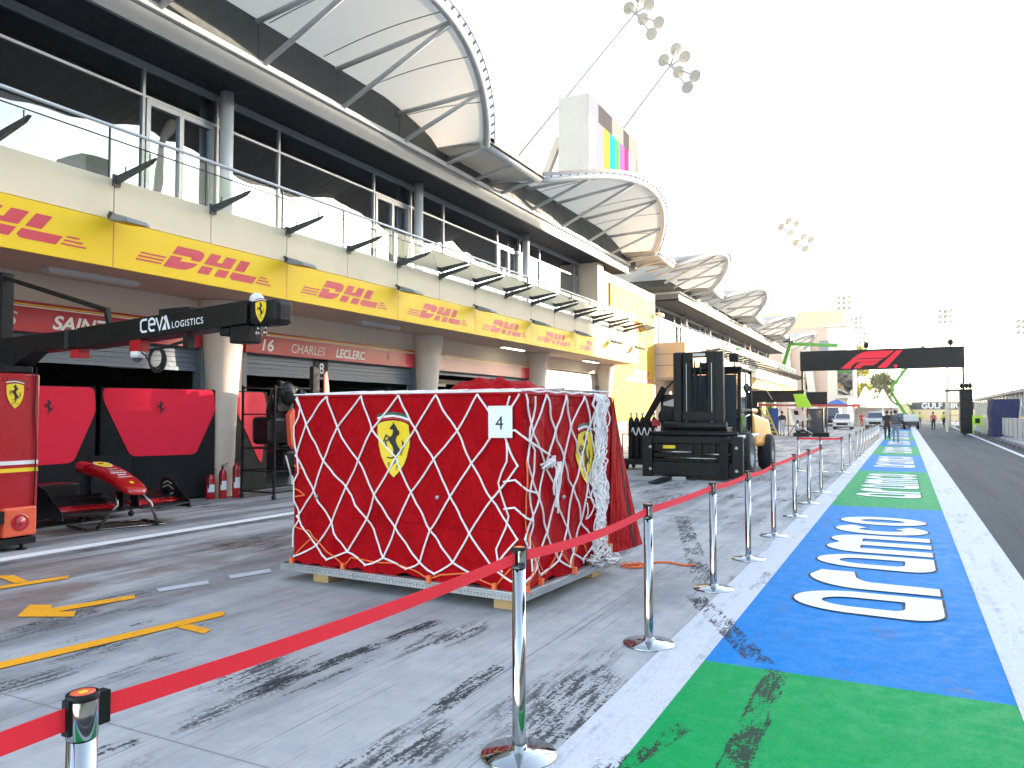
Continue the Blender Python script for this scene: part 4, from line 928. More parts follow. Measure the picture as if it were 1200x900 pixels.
def barrier(covered):
    t = thing('crowd_barrier', 'x', 'barrier', (0, 0, 0), 0, 'crowd control barriers along the right walkway')
    mb = MB(); mb.tube([(0, 0, .12), (0, 0, 1.12), (0, .06, 1.18), (0, 2.1, 1.18), (0, 2.16, 1.12), (0, 2.16, .12)], .021, 8); mb.tube([(0, 0, .2), (0, 2.16, .2)], .018, 8)
    for yy in (.1, 2.06): mb.tube([(-.28, yy, .01), (0, yy, .13), (.28, yy, .01)], .018, 6)
    mb.build('frame', 'galv', t, world=False)
    if covered: MB().box(-.012, .012, .03, 2.13, .22, 1.16).build('cover_sheet', 'galv', t, world=False)
    else:
        b = MB()
        for k in range(1, 18): b.tube([(0, .12*k, .2), (0, .12*k, 1.18)], .008, 6, caps=False)
        b.build('bars', 'galv', t, world=False)
    return t
B0, B1 = barrier(False), barrier(True); used = set(); ang = -math.atan(.0166)
for k in range(20):
    y = 33.2+2.24*k; cov = k > 11; src = B1 if cov else B0
    o = src if cov not in used else copy_tree(src); used.add(cov)
    o.location = (lx(y)+1.02, y, .14); o.rotation_euler = (0, 0, ang)
    o['label'] = 'sheet covered grey barrier in the distant run by the black equipment stack' if cov else 'open bar steel crowd barrier in the near run by the navy tarpaulin'
t = thing('marker_board', 'lime green frame board with a black square standing by the kerb', 'sign', (4.55, 63, .14))
x, y = 4.55, 63.0; mb = MB()
for sx in (-.30, .26): mb.box(x+sx, x+sx+.06, y-.02, y+.02, .17, 1.48)
mb.box(x-.30, x+.32, y-.021, y+.021, 1.40, 1.481); mb.build('frame', 'lime', t); MB().box(x-.27, x+.29, y-.03, y-.022, .78, 1.38).build('board', 'lime', t); MB().box(x-.13, x+.16, y-.036, y-.031, .92, 1.26).build('square', 'matte_black', t)
t = thing('scaffold', 'pale scaffold tower with platforms beyond the gantry foot', 'scaffold', (5.0, 96, 0))
mb = MB()
for x in (4.4, 5.4, 6.4):
    for y in (95, 98): mb.tube([(x, y, 0), (x, y, 5.4)], .05, 6)
for zz in (1.4, 2.8, 4.2):
    for y in (95, 98): mb.tube([(4.4, y, zz), (6.4, y, zz)], .04, 6)
mb.tube([(4.4, 95, 0), (6.4, 95, 2.8)], .035, 6); mb.tube([(6.4, 95, 2.8), (4.4, 95, 5.4)], .035, 6); mb.build('frame', 'sand_wall', t)
mb = MB(); mb.box(4.4, 6.4, 95, 98, 1.42, 1.48); mb.box(4.4, 6.4, 95, 98, 2.82, 2.88); mb.build('platform', 'timber', t)
t = thing('camera_gallows', 'dark crossbar on a pale post left of the black equipment stack', 'frame', (3.2, 75, 0)); MB().box(3.1, 5.0, 75, 75.2, 3.45, 3.65).build('crossbar', 'dark_steel', t); mb = MB(); mb.box(3.1, 3.3, 75.0, 75.2, 0, 3.449); mb.tube([(3.2, 75.1, 3.65), (3.1, 75.1, 4.2)], .04, 6); mb.build('post', 'white_wall', t)

# ---------------------------------------------------------------- boom lifts
t = thing('boom_lift', 'green articulated boom lift parked at the end of the painted strip', 'boom lift', (.6, 90, 0))
MB().box(-.1, 1.3, 89, 91.6, .75, 1.5).build('turntable', 'white_paint', t, bevel=.08); MB().box(.0, 1.2, 88.9, 91.4, .35, .73).build('chassis', 'dark_steel', t)
for xx in (-.05, 1.2):
    for yy in (89.3, 91.2): MB().lathe([(0, -.14), (.34, -.14), (.40, -.08), (.40, .08), (.34, .14), (0, .14)], (xx, yy, .40), 18, 'x').build('wheel', 'rubber', t)
mb = MB(); mb.beam((.1, 90, 1.5), (-1.12, 90, 3.7), .26, .30); mb.beam((-1.12, 90.0, 3.6), (-1.05, 90, 4.55), .26, .30); mb.beam((-1.05, 90, 4.5), (1.9, 90, 8.6), .24, .30); mb.build('boom', 'lift_green', t)
mb = MB(); mb.beam((-.55, 89.9, 4.2), (.9, 89.9, 1.5), .10, .12); mb.beam((-.75, 89.9, 4.4), (.1, 89.9, 6.8), .10, .12); mb.build('link_arm', 'lift_green', t)
mb = MB()
for z_ in (8.2, 9.2): mb.tube([(1.6, 89.5, z_), (3.0, 89.5, z_), (3.0, 90.5, z_), (1.6, 90.5, z_)], .03, 6, closed=True)
mb.box(1.6, 3.0, 89.5, 90.5, 8.15, 8.2)
for x in (1.6, 3.0):
    for y in (89.5, 90.5): mb.tube([(x, y, 8.2), (x, y, 9.2)], .025, 6)
mb.build('basket', 'dark_steel', t)
t = thing('boom_lift', 'green boom lift raised behind the left end of the lane gantry', 'boom lift', (-12, 80, 0))
mb = MB(); mb.beam((-12.2, 80, 1.2), (-9.9, 80, 8.6), .3, .34); mb.beam((-10.0, 80, 8.5), (-5.6, 80, 8.15), .26, .30); mb.build('boom', 'lift_green', t); mb = MB(); mb.box(-13, -11.4, 79, 81.5, .5, 1.4); mb.build('turntable', 'white_paint', t, bevel=.06)
mb = MB(); mb.box(-10.6, -9.6, 79.6, 80.4, 8.66, 8.75); mb.box(-10.3, -9.9, 79.8, 80.2, 8.75, 9.2); mb.build('basket', 'dark_steel', t)
for yy in (79.3, 81.2): MB().lathe([(0, -.9), (.42, -.9), (.45, 0), (.42, .9), (0, .9)], (-12.2, yy, .45), 16, 'x').build('wheel', 'rubber', t)

# ---------------------------------------------------------------- cars
def car(label, cat, loc, rz, paint, prof, roofprof, w, L, h, name='parked_car', bed=False):
    """side profile along y (front at y=0), lofted across x"""
    t = thing(name, label, cat, loc, rz)
    def loft(pr, w0, w1, mk_, nm, z_t):
        mb = MB(); mb.smooth = False; N_ = len(pr); vs = []
        for sx, in_ in ((-1, 1), (-1, 0), (1, 0), (1, 1)):
            for (y, z) in pr:
                q = (z-pr[0][1])/max(.01, z_t-pr[0][1]); ww = w0+(w1-w0)*max(0, min(1, q)); e = .06 if in_ else 0
                vs.append((sx*(ww/2-(0 if in_ == 1 else .07)), y*(1) if in_ else y, z+(0 if in_ else .02)))
        fs = []
        for b in range(3):
            for i in range(N_): j = (i+1) % N_; fs.append((b*N_+i, b*N_+j, (b+1)*N_+j, (b+1)*N_+i))
        mb.add(vs, fs); mb.add(vs[:N_], [tuple(range(N_))]); mb.add(vs[3*N_:], [tuple(range(N_))]); return mb.build(nm, mk_, t, world=False, bevel=.03)
    loft(prof, w, w*.96, paint, 'body', h*.55); cab = loft(roofprof, w*.93, w*.74, paint, 'cabin', h)
    y0, y1 = roofprof[0][0], roofprof[1][0]; zb, zt = roofprof[0][1], roofprof[1][1]
    def pane(ya, yb, za, zb_, wa, wb, d): return MB().quad((-wa, ya+d, za), (wa, ya+d, za), (wb, yb+d, zb_), (-wb, yb+d, zb_))
    k = .86
    pane(y0+(y1-y0)*.10, y0+(y1-y0)*.90, zb+(zt-zb)*.10, zb+(zt-zb)*.90, w*.40, w*.345, -.035).build('windscreen', 'cab_glass', t, world=False, fixn=False)
    for sx in (-1, 1):
        mb = MB(); mb.box(sx*(w/2-.26), sx*(w/2-.06), -.02, .06, h*.40, h*.48); mb.build('headlight', 'lamp_glass', t, world=False)
        for yy in (L*.19, L*.79):
            wh = MB().lathe([(0, -.10), (.26, -.10), (.33, -.07), (.34, 0), (.33, .07), (.26, .10), (0, .10)], (sx*(w/2-.10), yy, .34), 20, 'x').build('wheel', 'rubber', t, world=False)
            MB().lathe([(0, -.112), (.20, -.112), (.22, -.09)], (sx*(w/2-.10), yy, .34), 16, 'x').build('rim', 'galv', wh, world=False)
        MB().box(sx*(w/2+.0), sx*(w/2+.17), L*.30, L*.30+.12, h*.58, h*.66).build('mirror', paint, t, world=False, bevel=.02)
    mb = MB(); mb.box(-w*.30, w*.30, -.03, .02, h*.28, h*.42); mb.build('grille', 'matte_black', t, world=False); MB().box(-.26, .26, -.05, -.031, h*.20, h*.25).build('number_plate', 'paper', t, world=False)
    MB().box(-w*.46, w*.46, -.04, .04, .22, h*.19).build('bumper', 'dark_steel', t, world=False, bevel=.03); return t
H_ = 1.62
P1 = [(.0, .30), (.0, .78), (.22, .90), (1.15, 1.02), (1.4, 1.05), (4.1, 1.05), (4.4, .95), (4.42, .32), (4.0, .24), (.3, .24)]
car('white hatchback facing the camera beside the black screen', 'car', (-5.55, 83, 0), 0, 'car_white', P1, [(1.05, 1.03), (1.85, 1.62), (3.7, 1.64), (4.35, 1.04)], 1.74, 4.4, H_)
P2 = [(.0, .38), (.0, .95), (.25, 1.06), (1.5, 1.12), (5.2, 1.10), (5.25, .48), (4.6, .38), (.4, .34)]
car('silver pickup truck facing the camera right of the white hatchback', 'pickup', (-2.75, 88, 0), 0, 'car_silver', P2, [(1.35, 1.10), (2.0, 1.76), (3.5, 1.78), (3.9, 1.10)], 1.86, 5.25, 1.78)
car('dark van with a blue roof box parked behind the white hatchback', 'van', (-7.3, 92, 0), 0, 'navy', [(.0, .35), (.0, 1.0), (.3, 1.15), (1.0, 1.25), (5.0, 1.3), (5.0, .4), (.4, .3)], [(.8, 1.22), (1.4, 2.2), (4.9, 2.25), (5.0, 1.3)], 1.95, 5.0, 2.2, 'parked_van')
t = thing('blue_canopy', 'blue gazebo roof behind the black screen and white hatchback', 'gazebo', (-7.0, 97, 0)); MB().add([(-8.6, 95.5, 2.5), (-5.4, 95.5, 2.5), (-5.4, 98.5, 2.5), (-8.6, 98.5, 2.5), (-7, 97, 3.3)], [(0, 1, 4), (1, 2, 4), (2, 3, 4), (3, 0, 4), (3, 2, 1, 0)]).build('roof', 'blue', t)
for x in (-8.5, -5.5):
    for y in (95.6, 98.4): MB().tube([(x, y, 0), (x, y, 2.5)], .03, 6).build('leg', 'galv', t)
car('dark car with open tailgate by the boom lift', 'car', (-.25, 96, 0), 0, 'carbon', P1, [(1.05, 1.03), (1.85, 1.62), (3.7, 1.64), (4.35, 1.04)], 1.74, 4.4, H_)

# ---------------------------------------------------------------- second pit gantry and garage clutter by the far block
t = thing('pit_gantry', 'far black pit gantry boom with red arm and lime green end panel', 'pit gantry', (-9.6, 58, 0))
MB().box(-10.4, -9.2, 57.4, 58.6, 0, 2.1).build('cabinet', 'matte_black', t, bevel=.03)
mb = MB(); mb.box(-10.2, -6.3, 57.8, 58.2, 2.42, 3.25); mb.box(-10.0, -9.5, 57.8, 58.2, 2.1, 2.42); mb.build('boom', 'matte_black', t)
MB().beam((-9.4, 57.7, 2.22), (-3.2, 57.7, 2.14), .22, .16).build('lower_arm', 'trolley_red', t); MB().beam((-9.2, 57.6, 2.36), (-6.9, 57.6, 2.20), .05, .05).build('brace', 'galv', t); MB().beam((-3.2, 57.7, 2.14), (-2.7, 57.7, 2.14), .26, .2).build('end_cap', 'orange_red', t)
MB().hexa([(-6.75, 57.5, 2.05), (-5.75, 57.5, 2.02), (-5.75, 57.56, 2.02), (-6.75, 57.56, 2.05)], [(-7.0, 57.5, 2.98), (-6.25, 57.5, 2.98), (-6.25, 57.56, 2.98), (-7.0, 57.56, 2.98)]).build('end_panel', 'lime', t)
MB().beam((-8.8, 57.4, 3.3), (-8.4, 57.4, 2.6), .12, .04).build('strut', 'galv', t)
t = thing('display_screen', 'black portrait screen on two posts at the left foot of the lane gantry', 'screen', (-5.7, 61, 0))
MB().box(-6.5, -5.05, 61, 61.15, 2.12, 3.20).build('panel', 'matte_black', t)
for x in (-6.45, -5.15): MB().box(x, x+.08, 61.02, 61.12, 0, 2.118).build('leg', 'dark_steel', t)
t = thing('equipment_cabinet', 'tall dark glass fronted cabinet below the black screen', 'cabinet', (-5.8, 60, 0))
MB().box(-6.4, -5.25, 60, 60.8, .05, 1.95).build('body', 'carbon', t, bevel=.02); MB().box(-6.3, -5.35, 59.985, 59.998, .2, 1.85).build('door', 'cab_glass', t)
t = thing('sign_board', 'white tilted board with a dark square below the lime panel', 'sign', (-7.1, 58.6, 0))
MB().hexa([(-7.1, 58.5, .9), (-6.15, 58.5, 1.15), (-6.15, 58.55, 1.15), (-7.1, 58.55, .9)], [(-7.35, 58.5, 1.95), (-6.6, 58.5, 1.95), (-6.6, 58.55, 1.95), (-7.35, 58.55, 1.95)]).build('board', 'white_paint', t)
MB().quad((-7.05, 58.49, 1.5), (-6.75, 58.49, 1.5), (-6.82, 58.49, 1.8), (-7.12, 58.49, 1.8)).build('square', 'matte_black', t, fixn=False); mb = MB(); mb.beam((-7.5, 58.6, 0), (-7.5, 58.6, 2), .06, .06); mb.beam((-7.5, 58.6, 0), (-6.9, 58.6, 1.0), .05, .05); mb.build('stand', 'dark_steel', t)
t = thing('ladder', 'yellow step ladder leaning by the blue panel near the far garages', 'ladder', (-8.5, 57, 0))
for s_ in (0, .38): MB().beam((-9.2+s_, 57.2, 2.0), (-8.35+s_, 56.9, .02), .05, .09).build('stile', 'yellow_ink', t)
for k in range(6): q = V((-9.2, 57.2, 2.0)).lerp(V((-8.35, 56.9, 0)), .1+.15*k); MB().beam(q, q+V((.38, 0, 0)), .04, .06).build('rung', 'yellow_ink', t)
t = thing('upright_banner', 'bright blue upright banner panel behind the yellow ladder', 'banner', (-8.6, 60, 0)); MB().box(-9.05, -8.35, 60, 60.06, .1, 2.0).build('panel', 'blue', t); MB().box(-9.05, -8.35, 59.9, 60.2, 0, .1).build('foot', 'dark_steel', t)
t = thing('black_mat', 'low black stretcher and covers on the ground by the seated person', 'floor covers', (-5.9, 56.8, 0)); MB().box(-6.9, -5.9, 56.3, 57.1, 0, .28).build('box', 'cloth_black', t, bevel=.05); MB().box(-5.7, -4.6, 56.4, 57.2, 0, .30).build('box', 'matte_black', t, bevel=.06); MB().beam((-6.1, 56.3, .5), (-5.6, 56.3, .2), .1, .03).build('lid', 'white_paint', t)

# ---------------------------------------------------------------- people
def person(label, loc, rz, joints, mats, hair='hair', extra=None, rad=1.0, grp=None):
    """joints: positions for named skeleton points (metres, forward = +y)"""
    J = {k: V(v) for k, v in joints.items()}; names = list(J); idx = {k: i for i, k in enumerate(names)}
    E = [('pel', 'wst', 0), ('wst', 'che', 1), ('che', 'nck', 1), ('nck', 'hd0', 2), ('hd0', 'hd1', 2), ('hd1', 'hd2', 2)]
    for s in 'lr': E += [('che', 'sh'+s, 1), ('sh'+s, 'el'+s, 1), ('el'+s, 'wr'+s, 2), ('wr'+s, 'ha'+s, 2), ('pel', 'hi'+s, 0), ('hi'+s, 'kn'+s, 0), ('kn'+s, 'an'+s, 0), ('an'+s, 'to'+s, 3)]
    rr = dict(pel=(.155, .11), wst=(.145, .105), che=(.165, .115), nck=(.058, .058), hd0=(.062, .07), hd1=(.082, .10), hd2=(.055, .065), sh=(.07, .07), el=(.047, .047), wr=(.031, .033), ha=(.035, .02), hi=(.095, .10), kn=(.062, .066), an=(.043, .05), to=(.045, .032))
    me = bpy.data.meshes.new('person'); me.from_pydata([tuple(J[k]) for k in names], [(idx[a], idx[b]) for a, b, _ in E], [])
    o = bpy.data.objects.new('person_src', me); COL.objects.link(o); o.modifiers.new('s', 'SKIN'); o.modifiers.new('u', 'SUBSURF').levels = 2
    for k in names:
        q = rr.get(k, rr.get(k[:2])); me.skin_vertices[0].data[idx[k]].radius = (q[0]*rad, q[1]*rad); me.skin_vertices[0].data[idx[k]].use_root = (k == 'pel')
    dg = bpy.context.evaluated_depsgraph_get(); m2 = bpy.data.meshes.new_from_object(o.evaluated_get(dg)); bpy.data.objects.remove(o)
    root = thing('person', label, 'person', loc, rz, grp)
    m2.materials.clear()
    for k in mats: m2.materials.append(M[k])
    for p in m2.polygons:
        c = p.center; best = 9; mi = 0
        for a, b, m_ in E:
            A, B = J[a], J[b]; d = B-A; u = max(0, min(1, (c-A).dot(d)/max(1e-6, d.length_squared))); r_ = (c-(A+d*u)).length
            if r_ < best: best = r_; mi = m_
        p.material_index = min(mi, len(mats)-1); p.use_smooth = True
    # fingers, nose and ears joined into the same body mesh
    b = bmesh.new(); b.from_mesh(m2); mb = MB(); mb.smooth = True
    for s in 'lr':
        d = (J['ha'+s]-J['wr'+s]).normalized(); side = d.cross(V((1, 0, 0))).normalized(); h0 = J['ha'+s]
        for k, ln in enumerate((.070, .080, .074, .056)):
            p0 = h0+side*(.028-.018*k); mb.tube([p0-d*.02, p0+d*ln*.5, p0+d*ln+V((0, .012, 0))], [.010, .009, .006], 5)
        p0 = h0-d*.06+side*.03; mb.tube([p0, p0+side*.035+d*.03, p0+side*.035+d*.065], [.011, .010, .007], 5)
    hd = J['hd1']; fw = V((0, 1, 0)); mb.tube([hd+V((0, .088, .03)), hd+V((0, .115, -.01))], [.010, .017], 6)
    for sx in (-1, 1): mb.sphere(hd+V((sx*.085, -.005, .0)), .03, 8, (.4, .7, 1))
    n0 = len(b.verts); vs = [b.verts.new(q) for q in mb.v]; b.verts.ensure_lookup_table()
    for f_ in mb.f:
        try: q = b.faces.new([vs[i] for i in f_]); q.material_index = 2; q.smooth = True
        except ValueError: pass
    b.to_mesh(m2); b.free(); m2.name = 'body'
    bo = bpy.data.objects.new('body', m2); COL.objects.link(bo); bo.parent = root
    h = MB(); h.sphere(hd+V((0, -.018, .035)), .108, 14, (.92, 1.05, 1.0)); h.v = [q if q.z > hd.z+.035 or q.y < hd.y-.02 else hd+(q-hd)*.80 for q in h.v]; h.build('hair', hair, root, world=False)
    if extra == 'backpack':
        bp = MB().box(-.15, .15, -.30, -.13, 1.02, 1.46).build('backpack', 'cloth_grey', root, world=False, bevel=.05)
        mb = MB()
        for sx in (-.11, .11): mb.tube([(sx, -.14, 1.44), (sx, .0, 1.50), (sx, .115, 1.38), (sx, .05, 1.12)], .017, 6)
        mb.build('strap', 'cloth_black', bp, world=False)
    return root
def stand(**k):
    j = dict(pel=(0, 0, .95), wst=(0, .01, 1.12), che=(0, 0, 1.36), nck=(0, 0, 1.49), hd0=(0, .01, 1.55), hd1=(0, .02, 1.65), hd2=(0, .01, 1.73))
    for s, x in (('l', -1), ('r', 1)): j.update({'sh'+s: (.185*x, 0, 1.40), 'el'+s: (.235*x, -.03, 1.13), 'wr'+s: (.245*x, .05, .89), 'ha'+s: (.245*x, .07, .80), 'hi'+s: (.09*x, 0, .88), 'kn'+s: (.10*x, .02, .49), 'an'+s: (.11*x, -.02, .08), 'to'+s: (.125*x, .13, .035)})
    j.update(k); return j
def walk(f=1.):
    return stand(knl=(-.10, .13*f, .50), anl=(-.10, .17*f, .09), tol=(-.11, .31*f, .06), knr=(.10, -.04*f, .49), anr=(.10, -.30*f, .13), tor=(.11, -.17*f, .05), ell=(-.23, -.14*f, 1.15), wrl=(-.22, -.12*f, .90), hal=(-.21, -.09*f, .82), elr=(.23, .08*f, 1.14), wrr=(.22, .22*f, .94), har=(.21, .27*f, .87))
def sit():
    return stand(pel=(0, 0, .28), wst=(0, -.04, .44), che=(0, -.02, .68), nck=(0, .03, .80), hd0=(0, .05, .86), hd1=(0, .08, .95), hd2=(0, .07, 1.03), shl=(-.18, -.01, .72), shr=(.18, -.01, .72), ell=(-.24, .08, .48), elr=(.24, .08, .48), wrl=(-.16, .30, .50), wrr=(.16, .30, .50), hal=(-.10, .37, .50), har=(.10, .37, .50), hil=(-.09, .05, .26), hir=(.09, .05, .26), knl=(-.16, .45, .40), knr=(.16, .45, .40), anl=(-.17, .74, .10), anr=(.17, .74, .10), tol=(-.18, .88, .06), tor=(.18, .88, .06))
person('person with grey backpack and pale jeans walking away on the painted strip', (-.44, 46.6, 0), 0, walk(), ['jeans', 'cloth_grey', 'skin', 'shoe'], extra='backpack')
person('person in black beside the walker with the backpack', (-.95, 52, 0), 0, walk(-1.), ['cloth_black', 'cloth_black', 'skin', 'shoe'])
person('person in orange top and dark shorts walking on the lane', (2.45, 84, 0), 0, walk(), ['cloth_black', 'cloth_orange', 'skin', 'shoe'])
person('person in yellow vest right of the one in orange', (3.85, 97, 0), R(150), walk(), ['cloth_black', 'cloth_hivis', 'skin', 'shoe'])
person('person in yellow vest standing behind the boom lift', (1.75, 112, 0), R(170), stand(), ['cloth_grey', 'cloth_hivis', 'skin', 'shoe'])
person('person in black top and grey trousers standing left of the tilted white board', (-7.75, 57.4, 0), R(30), stand(), ['cloth_pale', 'cloth_black', 'skin', 'shoe'])
person('person sitting on black covers below the tilted white board', (-6.65, 56.4, .05), R(-80), sit(), ['cloth_black', 'cloth_pale', 'skin', 'shoe'])
person('person in orange shirt leaning on the terrace railing of the far block', (-11.0, 63.5, 5.40), R(-90), stand(), ['cloth_black', 'cloth_orange', 'skin', 'shoe'])
person('person in red overalls standing by the tents left of the pickup', (-4.7, 104, 0), R(160), stand(), ['cloth_red', 'cloth_red', 'skin', 'shoe'])
person('second person in red overalls by the tents, nearer the pickup', (-4.0, 104, 0), R(200), stand(), ['cloth_red', 'cloth_orange', 'skin', 'shoe'])
person('person standing in black left of the boom lift', (-1.0, 72, 0), R(20), stand(), ['cloth_black', 'cloth_grey', 'skin', 'shoe'])

# ---------------------------------------------------------------- wrapped cargo on its pallet
A, B, C = V((-5.29, 5.56, 0)), V((-2.69, 5.45, 0)), V((-2.58, 7.32, 0)); D = A+(C-B)
ex = (B-A).normalized(); ey = (C-B).normalized()
pal = thing('cargo_pallet', 'flat ribbed aluminium air cargo pallet under the red wrapped load', 'pallet', ((A+C)/2).to_tuple())
mb = MB(); mb.hexa([q+V((0, 0, .105)) for q in (A, B, C, D)], [q+V((0, 0, .145)) for q in (A, B, C, D)]); mb.build('deck', 'aluminium', pal, bevel=.006)
def rim(p, q, nm):
    mb = MB(); n = (q-p).normalized().cross(V((0, 0, 1))); L_ = (q-p).length
    mb.beam(p+V((0, 0, .152))-n*.03, q+V((0, 0, .152))-n*.03, .055, .016); mb.beam(p+n*.010+V((0, 0, .112)), q+n*.010+V((0, 0, .112)), .016, .028); mb.beam(p+n*.010+V((0, 0, .140)), q+n*.010+V((0, 0, .140)), .016, .018)
    k = 0
    while k*.032 < L_-.03: c = p.lerp(q, (k*.032+.016)/L_)+n*.0165+V((0, 0, .126)); mb.beam(c-(q-p).normalized()*.006, c+(q-p).normalized()*.006, .012, .046); k += 1
    mb.build('edge_rail', 'aluminium', pal)
for p, q in ((A, B), (B, C), (C, D), (D, A)): rim(p, q, '')
for (c, l) in ((V((-4.88, 5.72, 0)), 'timber bearer block under the left front corner of the cargo pallet'), (V((-2.90, 5.62, 0)), 'timber bearer block under the right front corner of the cargo pallet'), (V((-2.78, 7.05, 0)), 'timber bearer block under the rear right corner of the cargo pallet'), (V((-4.9, 7.1, 0)), 'timber bearer block under the hidden rear left corner of the cargo pallet')):
    t = tag(MB().box(c.x-.09, c.x+.09, c.y-.09, c.y+.09, 0, .104).build('timber_block', 'timber', bevel=.005), l, 'block', 'timber blocks under the pallet')
Z0, Z1 = .165, 1.735
a0, b0, c0, d0 = A+ex*.08+ey*.07, B-ex*.05+ey*.07, C-ex*.05-ey*.10, D+ex*.08-ey*.10
a1, b1, c1, d1 = [q+V((0, 0, 0)) for q in (A+ex*.06+ey*.08, B-ex*.04+ey*.08, C-ex*.02-ey*.04, D+ex*.06-ey*.04)]
def wr(s, z, k=1.):   # cloth relief
    h = (z-Z0)/(Z1-Z0); lo = max(0, 1-h)
    n = noise.noise(V((s*2.2+z*1.5+7*k, z*.9-s*.8, k*3.1)))*.022 + noise.noise(V((s*5+z*4, z*2.5-s*3, k*9.)))*.012
    n += .042*math.exp(-((h-.35)/.35)**2)*noise.noise(V((s*3.1-z*2.6, s*.7+z*1.1, 4.*k)))+.020*noise.noise(V((s*6.5-z*4.8, s*1.2+z*1.5, 7.*k)))
    n += .022*lo*math.sin(s*8+z*5+1.5*noise.noise(V((s*2, z*2, k))))*lo + .010*math.sin((s*1.1-z)*9+2*noise.noise(V((s, z, 5+k))))*max(0, .75-abs(h-.45))
    return n-.030*math.exp(-((h-1)/.05)**2)*0
def side(p0, p1, q0, q1, k):
    """face function: s metres along, z height -> world, with relief"""
    L_ = (p1-p0).length
    def g(s, z, off=0., flat=False):
        f_ = s/L_; h = (z-Z0)/(Z1-Z0); p = p0.lerp(p1, f_).lerp(q0.lerp(q1, f_), h); n = (p1-p0).normalized().cross(V((0, 0, 1)))
        e = min(f_, 1-f_); e = min(1, e/.02)
        w_ = 0 if flat else wr(s, z, k)*e*min(1, (1-h)/.03)
        return V((p.x, p.y, z))+n*(w_+off)
    g.L = L_; return g
gF = side(a0, b0, a1, b1, 1.); gR = side(b0, c0, b1, c1, 2.); gB = side(c0, d0, c1, d1, 3.); gL = side(d0, a0, d1, a1, 4.)
cg = thing('cargo_load', 'big box shaped load wrapped in a red fabric cover with yellow horse badges', 'cargo', ((A+C)/2+V((0, 0, .16))).to_tuple())
mb = MB(); mb.smooth = True
for g_ in (gF, gR, gB, gL):
    ns, nz = 70, 46; vs = []
    for i in range(ns+1):
        for k in range(nz+1):
            z = Z0+(Z1-Z0)*k/nz; hem = .0 if k else (.012*math.sin(i*.9)+.01*math.sin(i*.37)); vs.append(g_(g_.L*i/ns, z)+V((0, 0, hem)))
    mb.add(vs, [(i*(nz+1)+k, (i+1)*(nz+1)+k, (i+1)*(nz+1)+k+1, i*(nz+1)+k+1) for i in range(ns) for k in range(nz)])
N = 40; vs = []
for i in range(N+1):
    for k in range(N+1):
        p = a1.lerp(b1, i/N).lerp(d1.lerp(c1, i/N), k/N); e = min(i, N-i, k, N-k); zz = Z1+(0 if e == 0 else .02+.02*noise.noise(V((p.x*2, p.y*2, 0)))+.012*noise.noise(V((p.x*6, p.y*6, 2))))
        vs.append(V((p.x, p.y, zz)))
mb.add(vs, [(i*(N+1)+k, (i+1)*(N+1)+k, (i+1)*(N+1)+k+1, i*(N+1)+k+1) for i in range(N) for k in range(N)])
cov = mb.build('cover', 'cover', cg)
hm = MB()
for g_ in (gF, gR):
    hm.tube([g_(g_.L*i/60, Z1-.006, .004) for i in range(61)], .007, 5)
hm.tube([gR(.012, Z0+.02+(Z1-Z0-.03)*i/30, .002) for i in range(31)], .006, 5)
hm.tube([gR(gR.L*i/40, Z1-.085, .004) for i in range(41)], .004, 4); hm.tube([gF(gF.L*i/60, .62+.01*math.sin(i*.4), .004) for i in range(61)], .003, 4); hm.tube([gR(gR.L*i/40, .66, .004) for i in range(41)], .003, 4)
hm.build('hem', 'cover', cov)
# rear flap that flares out behind the right back corner, with its black fastening strip
fl = MB(); fl.smooth = True; vs = []
for i in range(13):
    for k in range(17):
        h = k/16; z = Z0+.02+(Z1-.03-Z0)*h; q = i/12; base = c0.lerp(c1, h)+V((0, 0, z)); base.z = z
        out = ey*(.72*(1-h)**1.1+.03)*q + ex*(.07*(1-h)*q+.02*math.sin(q*3.1+h*2)*(1-h)); vs.append(base+out+ex*.012)
fl.add(vs, [(i*17+k, (i+1)*17+k, (i+1)*17+k+1, i*17+k+1) for i in range(12) for k in range(16)]); vs2 = [q-ex*.02 for q in vs]
fl.add(vs2, [(i*17+k, i*17+k+1, (i+1)*17+k+1, (i+1)*17+k) for i in range(12) for k in range(16)])
flo = fl.build('rear_flap', 'cover', cg, fixn=False)
st = MB()
for k in range(16):
    for (ia, ib) in ((8, 9),): st.quad(vs[ia*17+k]+ex*.004, vs[ib*17+k]+ex*.004, vs[ib*17+k+1]+ex*.004, vs[ia*17+k+1]+ex*.004)
st.build('fastening_strip', 'matte_black', flo, fixn=False)
def flatface(g_, s, z, off): p = g_(s, z, off, True); r = (g_(s+.1, z, off, True)-p).normalized(); u = (g_(s, z+.1, off, True)-p).normalized(); return lambda x, y, d=0.: g_(s+x, z+y, .003+d, False)+r.cross(u)*0
def subdiv(poly, n=4): return [tuple(V(poly[i]).lerp(V(poly[(i+1) % len(poly)]), k/n)) for i in range(len(poly)) for k in range(n)]
def drape(o, fn):
    pass
